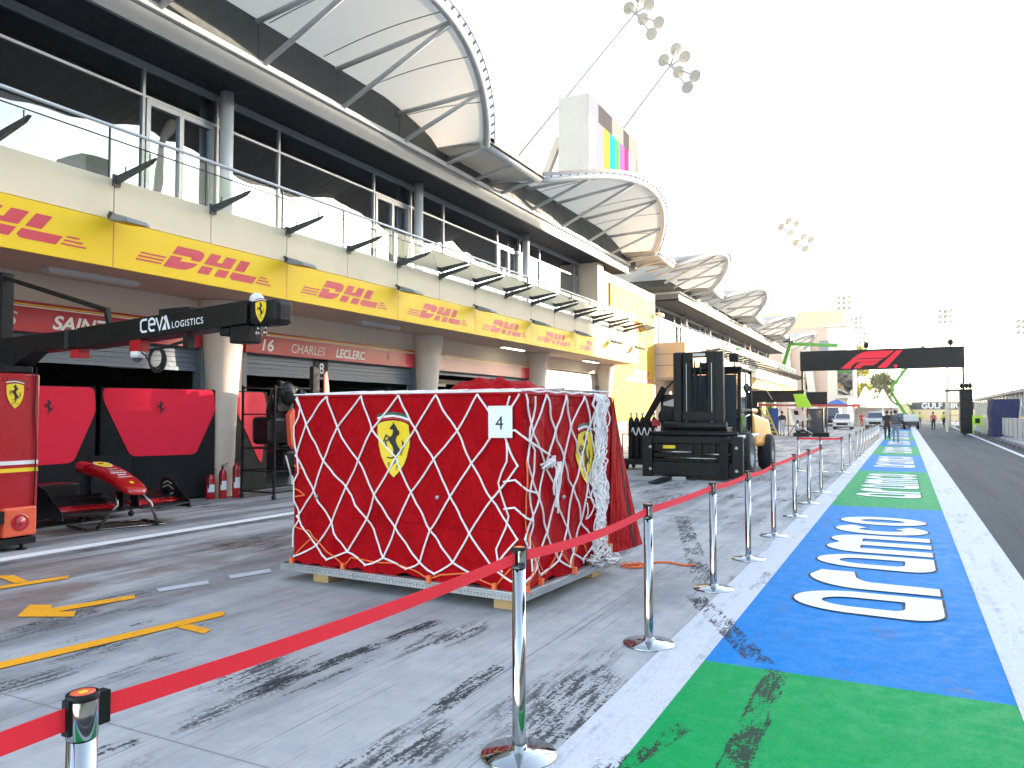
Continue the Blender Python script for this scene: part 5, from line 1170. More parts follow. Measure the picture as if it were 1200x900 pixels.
def badge(g_, s, z, h):
    k = h/600.; f = lambda x, y, d=0.: g_(s+(x-352)*k, z+(430-y)*k, .006+d)
    mb = MB()
    # shield filled on a fine grid so that it follows the cloth
    def fill(poly, d, m_):
        mb.use(m_); b = bmesh.new(); vs = [b.verts.new((x, y, 0)) for x, y in poly]; b.faces.new(vs)
        for i in range(1, 16):
            for no, c in (((1, 0, 0), (140+i*28, 0, 0)), ((0, 1, 0), (0, 90+i*42, 0))): bmesh.ops.bisect_plane(b, geom=b.verts[:]+b.edges[:]+b.faces[:], plane_co=c, plane_no=no)
        b.verts.index_update(); mb.add([f(v.co.x, v.co.y, d) for v in b.verts], [[v.index for v in q.verts] for q in b.faces]); b.free()
    fill([(352+(x-352)*1.035, 430+(y-430)*1.03) for x, y in SHIELD], .0, 1); fill(SHIELD, .003, 0)
    def rb(pts, w, d, m_):
        P_ = []; W_ = []
        for i in range(len(pts)-1):
            for q in range(4):
                a, b_ = V(pts[i]), V(pts[i+1]); P_.append(tuple(a.lerp(b_, q/4))); wa = w if not isinstance(w, list) else w[i]+(w[i+1]-w[i])*q/4; W_.append(wa)
        P_.append(pts[-1]); W_.append(w if not isinstance(w, list) else w[-1]); mb.use(m_).ribbon(P_, W_, f, d)
    rb([(150,104),(250,84),(350,76),(450,90),(556,118)], 30, .003, 3); rb([(150,130),(250,110),(350,102),(450,116),(556,146)], 22, .004, 2); rb([(152,152),(250,132),(350,124),(450,138),(554,170)], 14, .003, 4)
    mb.use(1).art(HORSE, f, .008)
    for pts, w in (([(292,325),(258,302),(238,338),(228,372)], 15), ([(296,348),(252,356),(250,380),(264,424)], 15), ([(362,515),(330,534),(272,526)], [22, 14, 12]),
                   ([(415,474),(445,458),(468,425),(470,380),(456,350)], [14, 18, 22, 20, 8]), ([(425,468),(440,480),(438,505)], 12), ([(400,250),(412,275),(402,300)], 14), ([(348,186),(356,168)], 10),
                   ([(312,585),(292,582),(286,598),(305,612),(308,632),(285,638)], 8), ([(432,590),(405,596),(392,640),(378,650)], 8), ([(390,618),(415,614)], 7)): rb(pts, w, .009, 1)
    mb.build('badge', ['yellow_ink', 'black_ink', 'white_ink', 'green_ink', 'dhl_red'], cg, fixn=False)
badge(gF, 1.19, 1.27, .52); badge(gR, 1.12, 1.17, .52)
# soft bundle of spare cover on top
mb = MB(); mb.smooth = True; vs = []; n = 40
for i in range(n+1):
    for k in range(n+1):
        u, v = i/n*2-1, k/n*2-1; rr_ = u*u+v*v; p = V((-3.62+u*.62, 6.75+v*.32, 0)); h = max(0, 1-rr_)**.6
        z = 1.745+h*(.17+.06*noise.noise(V((u*2.2, v*2, 1)))+.035*noise.noise(V((u*6, v*4, 3)))+.018*math.sin(u*14+v*6)); vs.append(V((p.x, p.y, z)))
mb.add(vs, [(i*(n+1)+k, (i+1)*(n+1)+k, (i+1)*(n+1)+k+1, i*(n+1)+k+1) for i in range(n) for k in range(n)])
tag(mb.build('fabric_bundle', 'cover', fixn=False), 'crumpled red fabric bundle lying on top of the wrapped load', 'fabric')
# number card
t = thing('number_card', 'white paper card with number 4 at the top right of the red load front', 'card', gF(2.26, 1.5, .03).to_tuple())
p = gF(2.17, 1.375, .024, True); f = face(p, gF(2.3, 1.4, 0, True)-gF(2.1, 1.4, 0, True), (0, 0, 1))
MB().prism([(0, 0), (.225, .003), (.224, .262), (-.002, .26)], f, 0, .002).build('paper', 'paper', t, fixn=False)
text('number', '4', lambda x, y, d: f(x+.066, y+.070, d), .155, 'black_ink', t, n=.004, depth=.0004)

# cargo net: knotted diamonds of white rope over front and right side, hauled to the pallet with orange straps
net = thing('cargo_net', 'white rope cargo net stretched in diamonds over the red load', 'net', ((A+C)/2+V((0, 0, .17))).to_tuple())
rnd = random.Random(11); mb = MB()
def rope(pts, r=.009, n=6): mb.tube(pts, r, n, caps=False)
def follow(g_, s0, z0, s1, z1, off=.014, sag=0.):
    L_ = math.hypot(s1-s0, z1-z0); n = max(2, int(L_/.05)); return [g_(max(0.004, min(g_.L-.004, s0+(s1-s0)*i/n)), min(Z1-.002, max(Z0, z0+(z1-z0)*i/n-sag*math.sin(math.pi*i/n))), off) for i in range(n+1)]
def netface(g_, s_lo, s_hi, du, dz, jit, skip=0., r=.0088):
    nodes = {}; nc = int(round((s_hi-s_lo)/du)); nr = int(round((Z1-Z0-.12)/dz))
    for i in range(nc+1):
        for j in range(nr+2):
            if (i+j) % 2: continue
            s = s_lo+i*(s_hi-s_lo)/nc; z = Z1-j*dz; jj = jit if j else jit*.3
            s += rnd.uniform(-jj, jj)+(.06*math.sin(z*2.2+i*.3)*(j > 0)); z += rnd.uniform(-jj, jj)*(1 if j else 0)
            if i == 0: s = s_lo+.015+abs(rnd.gauss(0, .02))
            if i == nc: s = s_hi-.02-abs(rnd.gauss(0, .02))
            nodes[i, j] = (max(.01, min(g_.L-.01, s)), max(Z0+.06, z))
    for (i, j), (s, z) in nodes.items():
        for di in (-1, 1):
            q = nodes.get((i+di, j+1))
            if q and rnd.random() > skip and z > Z0+.10: rope(follow(g_, s, z, q[0], q[1], .013, rnd.uniform(-.006, .012)), r)
        if j: mb.sphere(g_(s, z, .016), r*1.55, 6)
    return nodes, nr
nF, nr = netface(gF, .0, gF.L, .208, .285, .034)
nR, nr2 = netface(gR, .0, 1.42, .178, .285, .035, .05)
# slack edge rope down both vertical edges of the front and along the top
for g_, s_ in ((gF, .03), (gF, gF.L-.16), (gR, .12)):
    pts = [g_(max(.006, min(g_.L-.006, s_+.035*math.sin(k*1.1+s_*9)+rnd.uniform(-.02, .02))), Z1-.02-(Z1-Z0-.16)*k/16, .018) for k in range(17)]; rope(pts, .008)
rope([gF(gF.L*k/40, Z1-.004, .012)+V((0, 0, .022)) for k in range(41)], .007); rope([gR(gR.L*.85*k/30, Z1-.004, .010)+V((0, 0, .026+.006*math.sin(k))) for k in range(31)], .008)
for i in range(10):   # ropes running over the top
    q = gF(gF.L*(i+.5)/10, Z1, 0); rope([q+V((0, 0, .022)), q+ey*.6+ex*.2+V((0, 0, .06)), q+ey*1.7+ex*.45*(-1)**i+V((0, 0, .05))], .007)
mb.build('diamond_mesh', 'rope', net)
# thick tangled bundle of slack net hanging on the right side
bd = MB(); 
for k in range(34):
    s = 1.28+rnd.gauss(0, .055)+.10; z = Z1+.03; pts = []; ph = rnd.random()*6; zend = Z0+.03+abs(rnd.gauss(0, .25))*(k > 12)
    top = gR(min(gR.L-.02, s), Z1-.01, .02); pts.append(top-gR_n*.25+V((0, 0, .03)) if False else top+V((0, 0, .03)))
    m_ = int((Z1-zend)/.045)
    for i in range(m_):
        zz = Z1-.03-i*.045; pts.append(gR(min(gR.L-.01, max(.02, s+.05*math.sin(i*.55+ph)+rnd.uniform(-.02, .02)+.10*(i/m_)*(rnd.random()-.3))), max(Z0, zz), .02+.035*rnd.random()+.012*math.sin(i*.9+ph)))
    if len(pts) > 2: bd.tube(pts, .0065+.002*rnd.random(), 5, caps=False)
for k in range(16):   # loose loops
    s, z = 1.34+rnd.gauss(0, .07), rnd.uniform(.3, Z1-.05); a = rnd.random()*6; r_ = rnd.uniform(.03, .075)
    bd.tube([gR(min(gR.L-.01, s+r_*math.cos(a+q*.5)), min(Z1-.02, max(Z0, z+r_*1.5*math.sin(a+q*.5))), .05+.02*math.sin(q)) for q in range(12)], .0065, 5, caps=False)
for k in range(14):   # heap at the foot
    c = gR(1.36+rnd.gauss(0, .10), Z0, .10+.04*rnd.random()); bd.tube([c+V((rnd.gauss(0, .07), rnd.gauss(0, .09), abs(rnd.gauss(0, .05)))) for q in range(6)], .008, 5, caps=False)
bd.build('slack_bundle', 'rope', net)
kb = MB()   # knot with hanging tails near the front right corner
c = gR(.42, 1.17, .03)
for k in range(9): kb.tube([c+V((rnd.gauss(0, .02), rnd.gauss(0, .05), rnd.gauss(0, .03))) for q in range(5)], .010, 6, caps=False)
for k in range(4): kb.tube([gR(.46+.03*k+.02*math.sin(q*1.3+k), 1.16-.055*q, .03+.01*math.sin(q)) for q in range(6+k)], .009, 6, caps=False)
for (z_, ds) in ((1.42, .42), (1.02, .20), (.80, .14)): kb.tube([gF(gF.L-.17, z_, .016), gF(gF.L-.06, z_+.02, .03), gR(.02, z_-.06, .03), gR(ds, z_-.20 if ds > .3 else z_-.1, .02)], .009, 6, caps=False)
kb.build('knot', 'rope', net)
hk = MB()
for (g_, s, z) in ((gF, 1.66, .86), (gF, .32, .80), (gR, .72, .84)): hk.sphere(g_(s, z, .018), .022, 8, (1, 1, .9))
hk.build('net_ring', 'galv', net)
# orange hold-down straps
def zig(g_, pts, nm):
    mb = MB()
    for i in range(len(pts)-1):
        a, b = pts[i], pts[i+1]; P_ = [g_(max(.005, min(g_.L-.005, a[0]+(b[0]-a[0])*k/6)), max(Z0+.01, a[1]+(b[1]-a[1])*k/6), .014) for k in range(7)]; mb.tube(P_, .0075, 5, caps=False)
    for (s, z) in pts:
        if z < Z0+.05: c = g_(max(.01, min(g_.L-.01, s)), Z0+.01, .03); mb.box(c.x-.018, c.x+.018, c.y-.018, c.y+.018, .150, .21)
    mb.build(nm, 'orange_strap', net)
zig(gF, [(.0, .18), (.24, .42), (.62, .18), (.72, .27), (1.05, .26), (1.20, .26), (1.62, .18), (1.72, .22), (1.95, .25), (2.25, .18), (2.40, .34)], 'tie_strap')
zig(gF, [(.01, 1.08), (.12, 1.04)], 'tie_strap'); zig(gF, [(.01, .86), (.14, .80), (.01, .78)], 'tie_strap'); zig(gF, [(.01, .50), (.20, .47), (.24, .42)], 'tie_strap')
zig(gR, [(.02, .18), (.22, .42), (.10, .60), (.02, .42), (.22, .42), (.42, .22), (.60, .40), (.86, .20), (1.05, .42), (1.30, .18)], 'tie_strap'); zig(gR, [(.03, .17), (.24, .40), (.30, .17)], 'tie_strap'); zig(gR, [(.03, 1.2), (.05, .6)], 'tie_strap')
zig(gR, [(1.62, .9), (1.64, .2)], 'tie_strap')
t = thing('cargo_strap', 'orange webbing strap dropped on the ground behind the red load', 'strap', (-2.3, 7.8, 0))
mb = MB()
for off in (0, .06): mb.tube([V((-2.52+.10*math.cos(q*.6)+off, 7.62+.09*math.sin(q*.6)+off, .015+.006*(q % 2))) for q in range(12)], .012, 5)
mb.tube([V((-2.45, 7.70, .012)), V((-2.35, 7.95, .012)), V((-2.22, 8.0, .012)), V((-2.05, 7.92, .012)), V((-1.95, 7.98, .012))], .011, 5); mb.build('webbing', 'orange_strap', t)
MB().box(-2.62, -2.57, 7.12, 7.20, .10, .30).build('tail', 'timber', t)

# ---------------------------------------------------------------- queue posts and belt
def stanchion():
    t = thing('stanchion', 'x', 'queue post', (0, 0, 0), 0, 'chrome queue posts along the painted strip')
    MB().lathe([(0, 0), (.176, 0), (.178, .006), (.172, .014), (.06, .026), (.036, .034), (.034, .05), (0, .05)], (0, 0, 0), 48).build('base', 'chrome', t, world=False)
    MB().lathe([(.031, .03), (.031, .865), (.0, .865)], (0, 0, 0), 32).build('pole', 'chrome', t, world=False)
    h = MB().lathe([(.033, .855), (.034, .945), (.030, .951), (0, .951)], (0, 0, 0), 32); 
    h = h.build('head', 'chrome', t, world=False); mb = MB(); mb.lathe([(.0345, .938), (.0345, .950), (.029, .953), (.029, .9515)], (0, 0, 0), 32)
    mb.box(-.014, .014, .030, .058, .870, .942); mb.box(-.012, .012, -.040, -.030, .868, .944); mb.build('belt_clip', 'matte_black', h, world=False)
    MB().lathe([(0, .9525), (.026, .9525), (.026, .9518)], (0, 0, 0), 24).build('top_sticker', 'orange_red', h, world=False)
    MB().lathe([(0, .9532), (.010, .9532), (.010, .9526)], (0, 0, 0), 16).build('top_emblem', 'yellow_ink', h, world=False)
    return t
SY = [-.95, 1.11, 3.22, 5.15, 7.02, 8.62, 10.4, 12.5, 14.43, 16.57, 22.4, 25.75, 29.3, 32.1, 34.6, 37.0, 39.3, 41.5, 43.6, 45.6, 47.6, 49.5, 51.3, 53.1, 54.9]
SX = lambda y: -1.64+.10*min(1, max(0, (y-1)/7)) if y < 8.6 else -1.53+.02*min(1, (y-8.6)/8)
SL = ['queue post out of view behind the camera', 'chrome queue post nearest the camera, cut by the bottom edge', 'chrome queue post in front of the right corner of the red load', 'chrome queue post beside the rear right corner of the red load', 'chrome queue post just right of the red rear flap',
      'chrome queue post in front of the left wheel side of the forklift carriage', 'chrome queue post in front of the forklift front wheel', 'chrome queue post in front of the forklift yellow tail', 'chrome queue post just right of the forklift rear wheel', 'last chrome queue post holding the red belt, before the gap',
      'right post of the short cross belt', 'first post beyond the short cross belt', 'second post beyond the short cross belt']
ST = stanchion(); posts = []
for i, y in enumerate(SY):
    o = ST if i == 0 else copy_tree(ST); o.location = (SX(y), y, 0); o['label'] = SL[i] if i < len(SL) else 'slim chrome post in the distant close run of the row beside the painted strip'; posts.append(o)
for x, l in ((-2.05, 'middle post of the short cross belt'), (-2.62, 'left post of the short cross belt')):
    o = copy_tree(ST); o.location = (x, 22.4, 0); o['label'] = l
def belt(p, q, parent, sag=.0):
    mb = MB(); mb.smooth = True; p, q = V(p), V(q); d = (q-p).normalized(); n = d.cross(V((0, 0, 1))); vs = []; N_ = 16
    for i in range(N_+1):
        c = p.lerp(q, i/N_)+V((0, 0, -sag*4*(i/N_)*(1-i/N_))); tw = .03*math.sin(i*.7)
        for (o_, z_) in ((-.0009, -.0245), (.0009, -.0245), (.0009, .0245), (-.0009, .0245)): vs.append(c+n*(o_+tw*z_)+V((0, 0, z_)))
    fs = [(i*4+k, i*4+(k+1) % 4, (i+1)*4+(k+1) % 4, (i+1)*4+k) for i in range(N_) for k in range(4)]; mb.smooth = False; mb.add(vs, fs); mb.build('belt', 'belt', parent)
for i in range(9):
    a, b = posts[i], posts[i+1]; belt((a.location.x, a.location.y+.05, .905), (b.location.x, b.location.y-.035, .905), a, .008+.012*(i % 3))
belt((-2.65, 22.4, .905), (-1.5, 22.4, .905), posts[10], .01)

# ---------------------------------------------------------------- red pit gantry with overhead boom
t = thing('pit_gantry', 'red pit gantry trolley with long black overhead boom lettered CEVA LOGISTICS', 'pit gantry', (-9.5, 4.9, 0))
b = MB().box(-10.1, -9.12, 3.9, 5.56, .16, 2.04).build('cabinet', 'trolley_red', t, bevel=.02)
mb = MB(); mb.box(-9.12, -9.117, 3.9, 5.555, .985, 1.03); mb.build('white_stripe', 'white_ink', b); MB().box(-9.12, -9.1165, 3.9, 5.555, .90, .945).build('yellow_stripe', 'yellow_ink', b)
shield(t, face((-9.117, 5.27, 1.78), *FX), .30)
MB().box(-10.05, -9.15, 3.9, 5.5, 2.042, 2.13).build('top_plate', 'matte_black', t, bevel=.02)
MB().box(-10.2, -9.06, 3.6, 5.52, .07, .15).build('chassis', 'matte_black', t, bevel=.01)
for yy in (4.2, 5.4): 
    mb = MB(); mb.tube([(-9.15, yy, .012), (-9.15, yy, .10)], .02, 8); mb.tube([(-9.15, yy, .002), (-9.15, yy, .014)], .06, 14); mb.build('levelling_foot', 'matte_black', t)
for yy in (4.86, 5.32):
    d = MB().box(-9.12, -9.04, yy-.19, yy+.19, .17, .50).build('reel_cover', 'orange_red', t, bevel=.02); MB().lathe([(.10, .0), (.10, .006), (.085, .006), (.03, .004), (.03, .010), (0, .010)], (-9.04, yy, .33), 24, 'x').build('reel_hub', 'gloss_red', d)
hs = MB(); hs.tube([(-9.0, 4.3, .42), (-9.0, 4.75, .44), (-9.0, 5.05, .40)], .035, 10); hs.box(-9.04, -8.96, 5.0, 5.10, .34, .48); hs.tube([(-9.0, 5.05, .36), (-9.0, 5.05, .28)], .02, 8); hs.build('hose_coupling', 'matte_black', t)
cb = MB(); cb.tube([(-9.10, 5.50, 2.12), (-9.105, 5.49, 1.6), (-9.10, 5.52, 1.2), (-9.10, 5.50, .5)], .009, 6); cb.build('cable', 'matte_black', t)
hub = MB(); hub.hexa([(-9.95, 5.30, 2.131), (-9.25, 5.30, 2.131), (-9.25, 5.56, 2.131), (-9.95, 5.56, 2.131)], [(-9.7, 5.38, 2.36), (-8.95, 5.38, 2.30), (-8.95, 5.56, 2.30), (-9.7, 5.56, 2.36)]); hub.box(-9.9, -9.75, 5.45, 5.6, 2.131, 3.3); hub.build('slew_post', 'matte_black', t, bevel=.01)
bm = MB(); bm.hexa([(-10.0, 5.40, 2.27), (-8.2, 5.40, 2.315), (-8.2, 5.62, 2.315), (-10.0, 5.62, 2.27)], [(-10.0, 5.40, 2.47), (-8.2, 5.40, 2.515), (-8.2, 5.62, 2.515), (-10.0, 5.62, 2.47)])
bm.hexa([(-8.197, 5.385, 2.30), (-5.62, 5.385, 2.44), (-5.62, 5.64, 2.44), (-8.197, 5.64, 2.30)], [(-8.197, 5.385, 2.525), (-5.62, 5.385, 2.665), (-5.62, 5.64, 2.665), (-8.197, 5.64, 2.525)])
bo = bm.build('boom', 'black_paint', t, bevel=.006)
MB().hexa([(-8.42, 5.392, 2.30), (-8.36, 5.392, 2.30), (-8.36, 5.63, 2.30), (-8.42, 5.63, 2.30)], [(-8.42, 5.392, 2.525), (-8.36, 5.392, 2.525), (-8.36, 5.63, 2.525), (-8.42, 5.63, 2.525)]).build('collar', 'dark_steel', t)
ca = (2.5975-2.3675)/2.58*.6; ux = V((2.577, 0, .145)).normalized(); f0_ = face((-7.13, 5.383, 2.425), ux, (-ux.z, 0, ux.x)); f = lambda x, y, d=0.: f0_(x*.80, y*.80, d)
# stencilled wordmark: strokes for the first word, plain capitals for the second
mb = MB(); h = .155
for pts in ([(.14, h), (.05, h), (.015, h*.85), (.015, .03), (.045, .0), (.13, .0)], [(.175, h*.52), (.285, h*.52), (.285, h*.80), (.25, h), (.205, h), (.175, h*.82), (.175, .03), (.205, .0), (.28, .0)], [(.315, h*1.02), (.375, .0), (.435, h*1.02)]): mb.ribbon(pts, .028, f, .003)
mb.art([(.415, -.014), (.485, h*.62), (.50, -.014)], f, .003); mb.art([(.475, h*1.09), (.51, h*1.09), (.575, -.014), (.535, -.014)], f, .003); mb.art([(.452, h*.9), (.475, h*1.09), (.515, h*.6), (.50, h*.45)], f, .003)
mb.build('wordmark', 'paper', bo, fixn=False)
text('lettering', 'LOGISTICS', lambda x, y, d: f(x+.60, y-.008, d), .118, 'paper', bo, n=.003, depth=.0004, xs=.88, space=1.18, bold=.006)
# boom tip: cap with emblem, lamp dome, camera pods
MB().box(-5.615, -5.24, 5.40, 5.63, 2.42, 2.665).build('end_cap', 'matte_black', t, bevel=.05)
shield(t, face((-5.44, 5.397, 2.545), *FY), .21)
MB().sphere((-5.62, 5.52, 2.685), .07, 18, (1, 1, 1)).build('beacon', 'white_paint', t)
mb = MB(); mb.box(-5.88, -5.63, 5.42, 5.6, 2.26, 2.435); mb.box(-6.02, -5.885, 5.42, 5.58, 2.34, 2.418); mb.build('drive_box', 'matte_black', t, bevel=.015)
for x in (-5.52, -5.42): mb = MB(); mb.tube([(x, 5.44, 2.42), (x, 5.44, 2.36)], .010, 6); mb.sphere((x, 5.43, 2.34), .026, 10, (.8, .8, 1.2)); mb.build('spot_lamp', 'chrome_tube', t)
MB().box(-6.9, -6.45, 5.42, 5.6, 2.60, 2.66).build('top_tray', 'matte_black', t)
cm = MB(); cm.lathe([(0, .04), (.07, .04), (.075, .0), (.065, -.025), (0, -.025)], (-7.24, 5.44, 2.19), 20); cm = cm.build('dome_camera', 'white_paint', t); MB().sphere((-7.24, 5.44, 2.165), .05, 14).build('dome', 'cab_glass', cm)
MB().box(-7.32, -7.16, 5.4, 5.52, 2.232, 2.36).build('camera_mount', 'trolley_red', t)
cl = MB()
for q in range(3): cl.tube([V((-6.92+(.105+.010*q)*math.cos(a*.35), 5.41+.012*q, 2.15-.010*q+(.105+.010*q)*math.sin(a*.35))) for a in range(18)], .011, 6, closed=True)
cl.tube([(-7.05, 5.44, 2.24), (-6.75, 5.44, 2.27), (-6.45, 5.44, 2.33)], .016, 6); cl.tube([(-7.22, 5.44, 2.24), (-7.1, 5.43, 2.18), (-7.02, 5.42, 2.10)], .009, 6); cl.build('cable_coil', 'rubber', t)
MB().box(-6.52, -6.45, 5.41, 5.5, 2.24, 2.38).build('cable_clamp', 'matte_black', t)
MB().box(-8.35, -8.20, 5.42, 5.55, 2.20, 2.295).build('switch_box', 'sign_red', t)
st = MB(); st.beam((-9.83, 5.5, 3.25), (-7.85, 5.5, 2.72), .05, .05); st.beam((-7.85, 5.5, 2.74), (-7.78, 5.5, 2.50), .05, .05); st.build('stay', 'matte_black', t)

# ---------------------------------------------------------------- screens in the garage mouths
def board(label, p, q, hexa, mark, cut=None):
    t = thing('garage_screen', label, 'garage screen', (p[0], p[1], 0), 0, 'red and black screens in the garage mouths')
    p, q = V((*p, 0)), V((*q, 0)); r = (q-p).normalized(); L_ = (q-p).length; f = face(p, r, (0, 0, 1)); N_ = 6
    def rc(pts, rad=.08):
        out = []
        for i in range(len(pts)):
            a, b, c = V(pts[i-1]), V(pts[i]), V(pts[(i+1) % len(pts)]); u, v = (a-b).normalized(), (c-b).normalized(); s_, e_ = b+u*rad, b+v*rad
            for k in range(N_+1): w = k/N_; out.append(tuple((s_.lerp(b, w)).lerp(b.lerp(e_, w), w)))
        return out
    MB().prism(rc([(0, .02), (L_, .02), (L_, 2.03), (0, 2.03)], .04), f, -.05, 0).build('panel', 'panel_dark', t, fixn=False)
    MB().prism(rc(hexa(L_), .10), f, .001, .012).build('red_panel', 'panel_red', t, fixn=False)
    if mark: shield(t, lambda x, y, d=0.: f(mark+x, 1.66+y, .013+d), .34, horse_only=True)
    return t
board('large red and black screen with a small horse mark left of the tapered column', (-12.35, 8.58), (-11.62, 10.40), lambda L: [(.02, 2.02), (L*.98, 2.02), (L*1.0, 1.64), (L*.82, .82), (L*.25, .82), (L*.02, 1.80)], .98)
board('red and black screen partly hidden by the red gantry trolley', (-12.55, 6.7), (-12.25, 8.42), lambda L: [(-.02+.04, 2.02), (L*.98, 2.02), (L*1.0, 1.62), (L*.80, .76), (.04, .72)], 1.0)
board('narrow red and black screen right of the tapered column', (-11.80, 10.98), (-11.84, 11.95), lambda L: [(.04, 2.0), (L*.9, 2.02), (L*.98, 1.7), (L*.86, .60), (L*.80, .56), (.05, 1.72)], 0)
tag(MB().hexa([(-12.16, 8.30, .0), (-12.02, 8.95, .0), (-12.06, 8.96, .0), (-12.20, 8.31, .0)], [(-12.16, 8.30, .86), (-12.02, 8.95, .86), (-12.06, 8.96, .86), (-12.20, 8.31, .86)]).build('cover_plate', 'panel_dark'), 'low dark plate leaning between the two red screens', 'panel')

# ---------------------------------------------------------------- nose and front wing on a stand
t = thing('front_wing', 'red racing car nose and front wing resting on a tube stand', 'car part', (-9.7, 7.1, 0))
O = V((-9.95, 7.12, 0)); fw = V((.95, -.10, 0)).normalized(); sd_ = V((.12, 1., 0)).normalized()
P_ = lambda l, s, z: O+fw*l+sd_*s+V((0, 0, z))
secs = [(-.62, .20, .17, .80), (-.34, .195, .165, .775), (.0, .185, .15, .71), (.28, .175, .13, .63), (.50, .165, .11, .555), (.63, .13, .08, .51), (.68, .04, .03, .49)]
mb = MB(); mb.smooth = True; vs = []; n = 20
for (l, w, h, z) in secs:
    for k in range(n):
        a = 6.28318*k/n; ca_, sa_ = math.cos(a), math.sin(a); e = .55; vs.append(P_(l, w*abs(ca_)**e*math.copysign(1, ca_), z+h*.55*abs(sa_)**e*math.copysign(1, sa_)))
mb.add(vs, [(i*n+k, i*n+(k+1) % n, (i+1)*n+(k+1) % n, (i+1)*n+k) for i in range(len(secs)-1) for k in range(n)]); mb.smooth = False; mb.add(vs[:n], [tuple(range(n))]); mb.add(vs[-n:], [tuple(range(n))]); ns = mb.build('nose', 'gloss_red', t)
def top(l):
    for i in range(len(secs)-1):
        if secs[i][0] <= l <= secs[i+1][0]: q = (l-secs[i][0])/(secs[i+1][0]-secs[i][0]); return secs[i][3]+.55*secs[i][2]+(secs[i+1][3]+.55*secs[i+1][2]-secs[i][3]-.55*secs[i][2])*q
    return .5
fN = lambda x, y, d=0.: P_(x, -y, top(x)+.003+d)
mb = MB(); mb.art([(-.27+.17*math.cos(a*.314), .11*math.sin(a*.314)) for a in range(20)], fN, .001); mb.build('oval_decal', 'white_ink', ns, fixn=False); mb = MB(); mb.art([(-.27+.155*math.cos(a*.314), .097*math.sin(a*.314)) for a in range(20)], fN, .002); mb.build('oval_decal', 'yellow_ink', ns, fixn=False)
for (l, w, th) in ((-.02, .13, .026), (.07, .19, .016), (.13, .22, .034), (.21, .12, .03), (.29, .20, .018)):
    mb = MB(); N_ = 9
    for k in range(N_): a_, b_ = -w/2+w*k/N_, -w/2+w*(k+1)/N_; hh = th*(1 if k % 2 else .6); mb.art([(l, a_), (l, b_), (l+hh, b_), (l+hh, a_)], fN, .001)
    mb.build('decal', 'white_ink', ns, fixn=False)
mb = MB(); mb.art([(.47+.035*math.cos(a*.52), .028*math.sin(a*.52)) for a in range(12)], fN, .001); mb.build('nose_badge', 'yellow_ink', ns, fixn=False)
fl_ = []
for el, (l0, l1, z0, z1, mk_) in enumerate([(.26, .56, .27, .29, 'carbon'), (.16, .30, .30, .335, 'gloss_red'), (.0, .18, .325, .375, 'carbon'), (-.12, .02, .37, .43, 'carbon')]):
    for sgn in (-1, 1):
        mb = MB(); mb.smooth = True; vs = []; N_ = 12
        for i in range(N_+1):
            s = sgn*(.09+.80*i/N_); dr = .03*math.sin(math.pi*i/N_)*(1 if el else .5); sw = -.10*(i/N_)**2; up = .03*(1-i/N_) if el > 1 else 0
            for (l, z) in ((l1+sw, z0-dr-.006), ((l0+l1)/2+sw, (z0+z1)/2-.010-dr), (l0+sw, z1+up-.004), (l0+sw, z1+up+.004), ((l0+l1)/2+sw, (z0+z1)/2+.012-dr), (l1+sw, z0-dr+.006)): vs.append(P_(l, s, z))
        mb.add(vs, [(i*6+k, i*6+(k+1) % 6, (i+1)*6+(k+1) % 6, (i+1)*6+k) for i in range(N_) for k in range(6)]); mb.add(vs[:6], [tuple(range(6))]); mb.add(vs[-6:], [tuple(range(6))]); mb.build('wing_element', mk_, t)
for sgn in (-1, 1):
    mb = MB(); f = face(P_(0, sgn*.90, 0), fw, (0, 0, 1)); mb.prism([(.48, .20), (.44, .30), (.24, .42), (.02, .58), (-.18, .62), (-.26, .56), (-.30, .20)], f, -.006, .006); e_ = mb.build('endplate', 'carbon', t, fixn=False)
    if sgn > 0:
        q = MB(); fo = lambda x, y, d=0.: f(x, y, -.007-d); fo2 = lambda x, y, d=0.: f(x, y, .007+d)
        for ff in (fo, fo2): q.ribbon([(-.20, .52), (-.10, .56), (.02, .52)], .02, ff, .001).ribbon([(-.22, .46), (-.08, .50), (.06, .44)], .018, ff, .001).ribbon([(-.18, .40), (-.08, .35), (.05, .39)], .022, ff, .001)
        q.build('decal', 'silver_ink', e_, fixn=False)
for sgn in (-1, 1): MB().beam(P_(.38, sgn*.11, .29), P_(.36, sgn*.10, .50), .014, .16).build('pylon', 'carbon', t)
sg = thing('wing_stand', 'bent steel tube stand under the racing car nose', 'stand', (-9.6, 7.1, 0)); mb = MB()
p0, p1 = V((-9.74, 6.62, .016)), V((-9.36, 7.52, .016)); bk = V((-.62, .12, 0))
mb.tube([p0+bk, p0, p1, p1+bk], .017, 10); mb.tube([p0+bk, p1+bk], .017, 10)
for p, s_ in ((p0, -.13), (p1, .16)): q = p.lerp(p1 if s_ < 0 else p0, .10); mb.tube([q, P_(.50, s_*1.6, .34), P_(.36, s_*1.2, .46), P_(.26, s_, .47)], .021, 10)
mb.build('tube_frame', 'chrome_tube', sg)
t = thing('wing_trolley', 'low black dolly with castors behind the front wing', 'dolly', (-10.9, 6.9, 0)); MB().box(-11.3, -10.5, 6.3, 8.0, .12, .20).build('deck', 'matte_black', t, bevel=.02); MB().box(-11.2, -10.8, 6.5, 7.2, .201, .56).build('box', 'carbon', t, bevel=.02)
for x in (-11.2, -10.6):
    for y in (6.45, 7.1, 7.9):
        w_ = MB().lathe([(0, -.018), (.04, -.018), (.045, 0), (.04, .018), (0, .018)], (x, y, .045), 14, 'x').build('castor', 'rubber', t); MB().box(x-.025, x+.025, y-.02, y+.02, .092, .119).build('fork', 'chrome_tube', w_)
